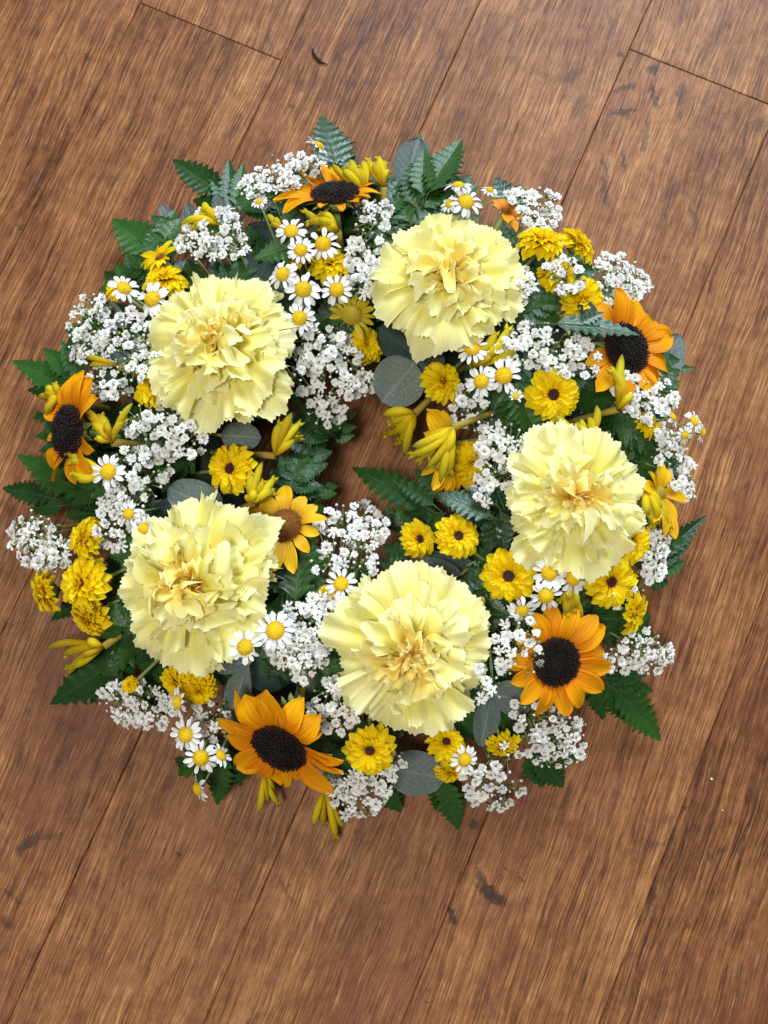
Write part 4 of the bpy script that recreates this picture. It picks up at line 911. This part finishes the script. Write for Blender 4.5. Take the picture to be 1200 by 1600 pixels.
eucalyptus([(930, 500, 905, 470, 26, .088, .09, 0, 1)], 'small dark leaf on the blue green fern near the right sunflower')

# ---- gypsophila
for areas, lb, dz in [
    ([(430, 283, 58, 30, 28, 36), (480, 262, 22, 18, 0, 8)], 'gypsophila spray left of the top sunflower', .002),
    ([(332, 368, 52, 36, 15, 36), (370, 385, 16, 20, 0, 5)], 'gypsophila spray above the upper left carnation', .004),
    ([(582, 345, 26, 40, -10, 22), (572, 415, 30, 50, 5, 28)], 'column of gypsophila left of the top carnation', .004),
    ([(140, 510, 34, 52, -10, 34)], 'outer gypsophila spray at the far left', .004),
    ([(200, 545, 52, 55, 20, 46), (170, 600, 34, 24, 0, 12)], 'dense gypsophila between the left edge and the upper left carnation', .004),
    ([(262, 668, 74, 44, -12, 52)], 'upper half of the long gypsophila patch in the left middle', .0),
    ([(215, 745, 58, 44, 25, 40)], 'lower half of the long gypsophila patch in the left middle', -.002),
    ([(190, 815, 42, 44, 0, 34)], 'gypsophila above the left rim of the lower left carnation', .0),
    ([(55, 845, 36, 48, 12, 40), (88, 862, 24, 34, 0, 14)], 'gypsophila spray hanging over the floor at the left edge', -.002),
    ([(505, 548, 56, 38, -20, 40), (540, 590, 46, 34, 0, 24)], 'gypsophila between the two upper carnations', -.002),
    ([(470, 590, 28, 24, 0, 12), (508, 640, 30, 28, 0, 16)], 'gypsophila hanging toward the top of the central hole', -.008),
    ([(552, 820, 58, 34, -12, 36), (540, 875, 52, 30, 0, 26)], 'gypsophila at the bottom of the central hole', -.002),
    ([(468, 1000, 52, 60, 10, 62), (512, 950, 30, 22, 0, 12)], 'gypsophila between the lower left and bottom carnations', .002),
    ([(522, 1110, 38, 34, -25, 24), (525, 1075, 16, 20, 0, 6)], 'gypsophila right of the bottom sunflower', .0),
    ([(218, 1100, 62, 34, -8, 46)], 'gypsophila spray over the floor at the lower left', -.002),
    ([(330, 1125, 34, 28, -20, 16)], 'small gypsophila spray behind the lower left stalked daisies', -.006),
    ([(556, 1240, 46, 36, -10, 34), (605, 1195, 26, 26, 30, 12)], 'gypsophila spray at the bottom edge of the wreath', -.004),
    ([(770, 1228, 50, 34, -20, 26), (795, 1175, 20, 16, 0, 4)], 'loose gypsophila at the bottom right of the broad grey leaf', .0),
    ([(868, 1155, 46, 48, -20, 44), (820, 1120, 26, 24, 0, 8)], 'gypsophila below the lower right sunflower', .0),
    ([(810, 1010, 40, 50, 10, 24), (755, 1070, 34, 30, 0, 8)], 'gypsophila hanging over the lower right sunflower and bottom carnation', .012),
    ([(998, 1022, 54, 34, 10, 36)], 'gypsophila spray right of the lower right sunflower', -.002),
    ([(785, 702, 46, 38, 15, 32), (775, 750, 34, 24, 0, 10)], 'gypsophila left of the right carnation', .002),
    ([(735, 640, 34, 38, 0, 22), (755, 775, 18, 22, 0, 6)], 'gypsophila right of the large drooping yellow flower', -.004),
    ([(868, 548, 84, 36, -18, 54), (800, 545, 24, 26, 0, 10)], 'gypsophila between the top carnation and the right sunflower', .004),
    ([(1010, 620, 48, 38, -25, 36), (1050, 715, 26, 50, 15, 28)], 'gypsophila below the right sunflower at the edge', .0),
    ([(965, 438, 44, 40, -35, 36)], 'gypsophila spray above the right sunflower', .002),
    ([(882, 432, 26, 36, 20, 14)], 'thin gypsophila over the upper right chrysanthemums', .014),
    ([(842, 330, 36, 34, -20, 28), (808, 310, 14, 18, 0, 4)], 'gypsophila spray at the upper right edge', .0),
    ([(815, 448, 20, 26, 0, 11)], 'small tuft of gypsophila right of the top carnation', -.002),
    ([(1022, 855, 20, 54, -5, 30), (975, 925, 30, 22, 0, 8)], 'gypsophila along the right edge below the star shaped flower', -.002),
    ([(1068, 760, 18, 26, 10, 12)], 'small gypsophila tuft at the far right edge', .0)]:
    gyp(areas, lb, dz)


G_ = 'glossy'
leafset([(348, 302, 262, 250, 44, .032, .022), (342, 322, 298, 312, 30, .028, .022)], 'fern frond at the upper left, pointing left over the floor', (0, .1, 1))
leafset([(362, 326, 353, 243, 30, .036, .030), (352, 318, 328, 258, 24, .034, .028), (370, 320, 378, 248, 27, .037, .032), (376, 330, 392, 292, 26, .037, .034)], 'fern frond at the upper left, pointing straight up', (0, .1, 1))
leafset([(262, 412, 169, 335, 66, .030, .018), (246, 400, 252, 346, 34, .030, .028), (268, 428, 196, 424, 40, .026, .016)], 'fern frond beside the small golden flower at the upper left', (0, .05, 1))
leafset([(530, 275, 501, 174, 62, .040, .022), (540, 268, 548, 236, 26, .038, .032)], 'fern tip shining blue at the very top of the wreath', G_)
leafset([(806, 340, 771, 272, 46, .040, .030), (815, 330, 812, 282, 22, .038, .032)], 'blue fern tip behind the small amber flower', G_)
leafset([(648, 262, 659, 203, 24, .034, .028), (695, 262, 724, 212, 28, .046, .040)], 'small blue fern tips behind the broad frond at the top', G_)
leafset([(872, 506, 1004, 512, 34, .100, .102), (908, 504, 944, 484, 18, .100, .100)], 'blue green fern frond lying across the right sunflower', G_)
leafset([(1040, 580, 1087, 572, 16, .022, .018)], 'single thin fern tip at the right edge under the sunflower')
leafset([(952, 690, 1080, 724, 32, .060, .040), (940, 668, 1002, 660, 26, .060, .050), (950, 676, 1020, 684, 26, .058, .044), (930, 660, 985, 640, 26, .062, .055), (960, 704, 1010, 728, 22, .054, .044)], 'fern frond right of the right carnation', (0, .1, 1))
leafset([(1034, 868, 1104, 800, 26, .026, .018), (1026, 884, 1085, 846, 20, .024, .018), (1030, 892, 1076, 880, 24, .022, .016), (1008, 904, 1046, 910, 30, .022, .018)], 'fern frond at the right edge with leaflets over the floor')
leafset([(962, 1078, 1040, 1155, 50, .024, .010), (950, 1070, 988, 1130, 40, .024, .012), (930, 1066, 942, 1128, 34, .024, .014), (960, 1068, 1024, 1084, 30, .025, .014), (945, 1060, 1016, 1058, 28, .026, .018), (915, 1060, 925, 1100, 30, .024, .016)], 'large fern frond at the lower right over the floor')
leafset([(215, 1012, 70, 1110, 72, .034, .018), (250, 1000, 176, 990, 40, .052, .040), (240, 1020, 232, 1068, 40, .050, .034), (190, 1040, 140, 1108, 34, .036, .016), (262, 998, 200, 970, 34, .055, .046)], 'large fern frond at the lower left under the lower left carnation', (-.05, .12, 1))
leafset([(130, 772, 26, 705, 46, .040, .018), (160, 790, 78, 768, 36, .046, .030), (170, 800, 96, 800, 34, .048, .032), (150, 770, 100, 728, 30, .044, .034)], 'upper fern frond at the left below the left sunflower', (0, .12, 1))
leafset([(80, 778, -2, 757, 34, .022, .012), (95, 790, 40, 800, 24, .022, .014)], 'lower fern frond at the left edge, pointing left')
leafset([(122, 606, 13, 560, 44, .036, .016), (118, 588, 64, 540, 34, .036, .026), (128, 588, 90, 532, 30, .038, .030), (112, 615, 40, 605, 32, .030, .016)], 'fern frond at the left above the left sunflower')
leafset([(694, 1222, 717, 1302, 40, .022, .010), (684, 1224, 682, 1270, 24, .020, .014)], 'fern frond pointing down at the bottom beside the broad grey leaf')
leafset([(350, 1180, 334, 1262, 40, .030, .014), (358, 1172, 374, 1232, 46, .030, .018), (345, 1175, 284, 1200, 40, .028, .016), (340, 1185, 302, 1232, 32, .026, .014)], 'fern frond behind the stalked daisies at the lower left')
leafset([(596, 1228, 628, 1272, 30, .020, .012)], 'short fern frond at the bottom under the gypsophila')
leafset([(835, 1170, 884, 1236, 52, .028, .012), (825, 1180, 846, 1236, 34, .026, .014), (850, 1165, 905, 1190, 34, .028, .018)], 'fern frond under the lower right gypsophila')
leafset([(474, 378, 395, 408, 40, .094, .092), (462, 372, 430, 402, 26, .092, .090)], 'fern frond pointing left above the upper left carnation')
leafset([(150, 925, 74, 966, 32, .030, .016), (150, 940, 110, 966, 26, .028, .018)], 'dark fern tip under the left edge chrysanthemums')
leafset([(760, 920, 735, 960, 30, .080, .070), (770, 905, 785, 955, 28, .080, .074)], 'broad leaflets of fern between the bottom carnation and a chrysanthemum')

leafset([(670, 300, 718, 213, 56, .076, .062), (661, 302, 657, 230, 38, .078, .066), (650, 320, 638, 250, 40, .078, .066), (640, 345, 599, 274, 46, .078, .066), (666, 306, 712, 266, 32, .074, .062), (658, 324, 706, 294, 34, .076, .066), (645, 348, 694, 326, 38, .078, .072), (628, 385, 598, 322, 46, .074, .068), (635, 372, 668, 352, 36, .076, .074), (618, 405, 596, 368, 40, .07, .07)], 'broad dark fern frond beside the top carnation', (-.1, .1, 1))
leafset([(462, 935, 474, 810, 66, .078, .074), (452, 925, 424, 884, 38, .076, .070), (472, 930, 506, 890, 40, .076, .072), (455, 962, 414, 946, 42, .076, .074), (474, 965, 512, 938, 42, .076, .074), (462, 962, 440, 916, 40, .074, .074)], 'dark fern frond between the lower left and bottom carnations')
leafset([(662, 790, 546, 720, 46, .062, .040), (688, 778, 650, 728, 30, .064, .052), (676, 788, 612, 742, 26, .066, .052), (684, 802, 628, 804, 34, .060, .048), (690, 806, 655, 832, 34, .060, .050), (700, 790, 690, 745, 28, .062, .058)], 'fern frond reaching into the central hole from the right')
leafset([(766, 806, 682, 768, 46, .090, .084), (776, 790, 728, 758, 26, .090, .086), (772, 812, 720, 806, 30, .088, .082), (782, 800, 790, 868, 40, .088, .080), (770, 812, 762, 866, 34, .088, .080), (786, 790, 768, 748, 28, .088, .086)], 'glossy fern frond left of the right carnation', G_)
leafset([(800, 600, 846, 690, 60, .086, .080), (795, 620, 790, 672, 36, .086, .080), (812, 600, 856, 640, 34, .086, .082), (790, 600, 772, 640, 30, .084, .08)], 'fern frond between the right carnation and the daisy pair')
fern((692, 862), (604, 806), 60, 'low dark fern below the inner right chrysanthemum pair', .035, .03, pairs=5)
leafset([(650, 880, 596, 852, 40, .045, .035), (640, 890, 590, 880, 34, .045, .04)], 'dark leaflets at the lower right rim of the central hole')
# low filler fronds that make the dark green bed between the flowers
HEROES = [o for o in COL.objects if o.type == 'EMPTY' and o.get('category') in ('carnation', 'daisy', 'chrysanthemum', 'sunflower', 'gypsophila', 'kangaroo paw')]
used = set()
for i in range(76):
    a = i * 360 / 76 + rng.uniform(-3, 3); r0 = 300 + rng.uniform(-60, 110); r1 = r0 + (rng.choice((-1, 1)) * rng.uniform(70, 120) if i % 3 else rng.uniform(90, 150))
    r1 = max(165, min(500, r1)); a2 = a + rng.uniform(-16, 16)
    b = (CX + r0 * math.cos(R(a)), CY - r0 * math.sin(R(a))); t_ = (CX + r1 * math.cos(R(a2)), CY - r1 * math.sin(R(a2)))
    mid = at(*((b[0] + t_[0]) / 2, (b[1] + t_[1]) / 2), .06); best = None
    for o in HEROES:
        lb = 'low dark fern under the ' + o['label']
        if lb in used or len(lb.split()) > 16: continue
        dd = (o.matrix_world.translation.xy - mid.xy).length
        if best is None or dd < best[0]: best = (dd, lb)
    used.add(best[1])
    fern(b, t_, 90, best[1], zs(*b) - .034, max(.012, zs(*t_) - .034), pairs=5, group='low fern fronds filling the ring')

# ---- small things on the floor
def speck(x, y, r, label, name='petal_fragment', mat=M_WHITE):
    p = at(x, y, .0008); k = mpp(p)
    V_, F_, P_ = sheet(4, 4, lambda U, V: (U * r * (.4 + .6 * np.sin(V * 3)), r * 2 * V - r, .5 * np.sin(V * 3) * r * .5 + .1 * U * r))
    o = part(name, mesh(name, xf(V_, SC(k) @ RZ(40)), F_, mat, P_), None, Matrix.Translation(p)); props(o, label, 'petal fragment')
speck(1112, 1217, 1.9, 'larger white crumb of petal on the floor at the lower right')
speck(1129, 1266, 1.2, 'smaller white crumb of petal on the floor at the lower right')
p = at(488, 78, .001)
V_, F_, P_ = tube([at(a, b, .001) - p for a, b in ((488, 76), (490, 84), (495, 91), (502, 97), (512, 101))], [.0006, .0012, .0013, .0009, .0002], 5)
props(part('dry_fibre', mesh('dry_fibre', V_, F_, grain_mat('dark_fibre', [(0, (.01, .01, .008)), (1, (.02, .018, .012))]), P_), None, Matrix.Translation(p)), 'dark curved fibre lying on the floor at the top', 'fibre')
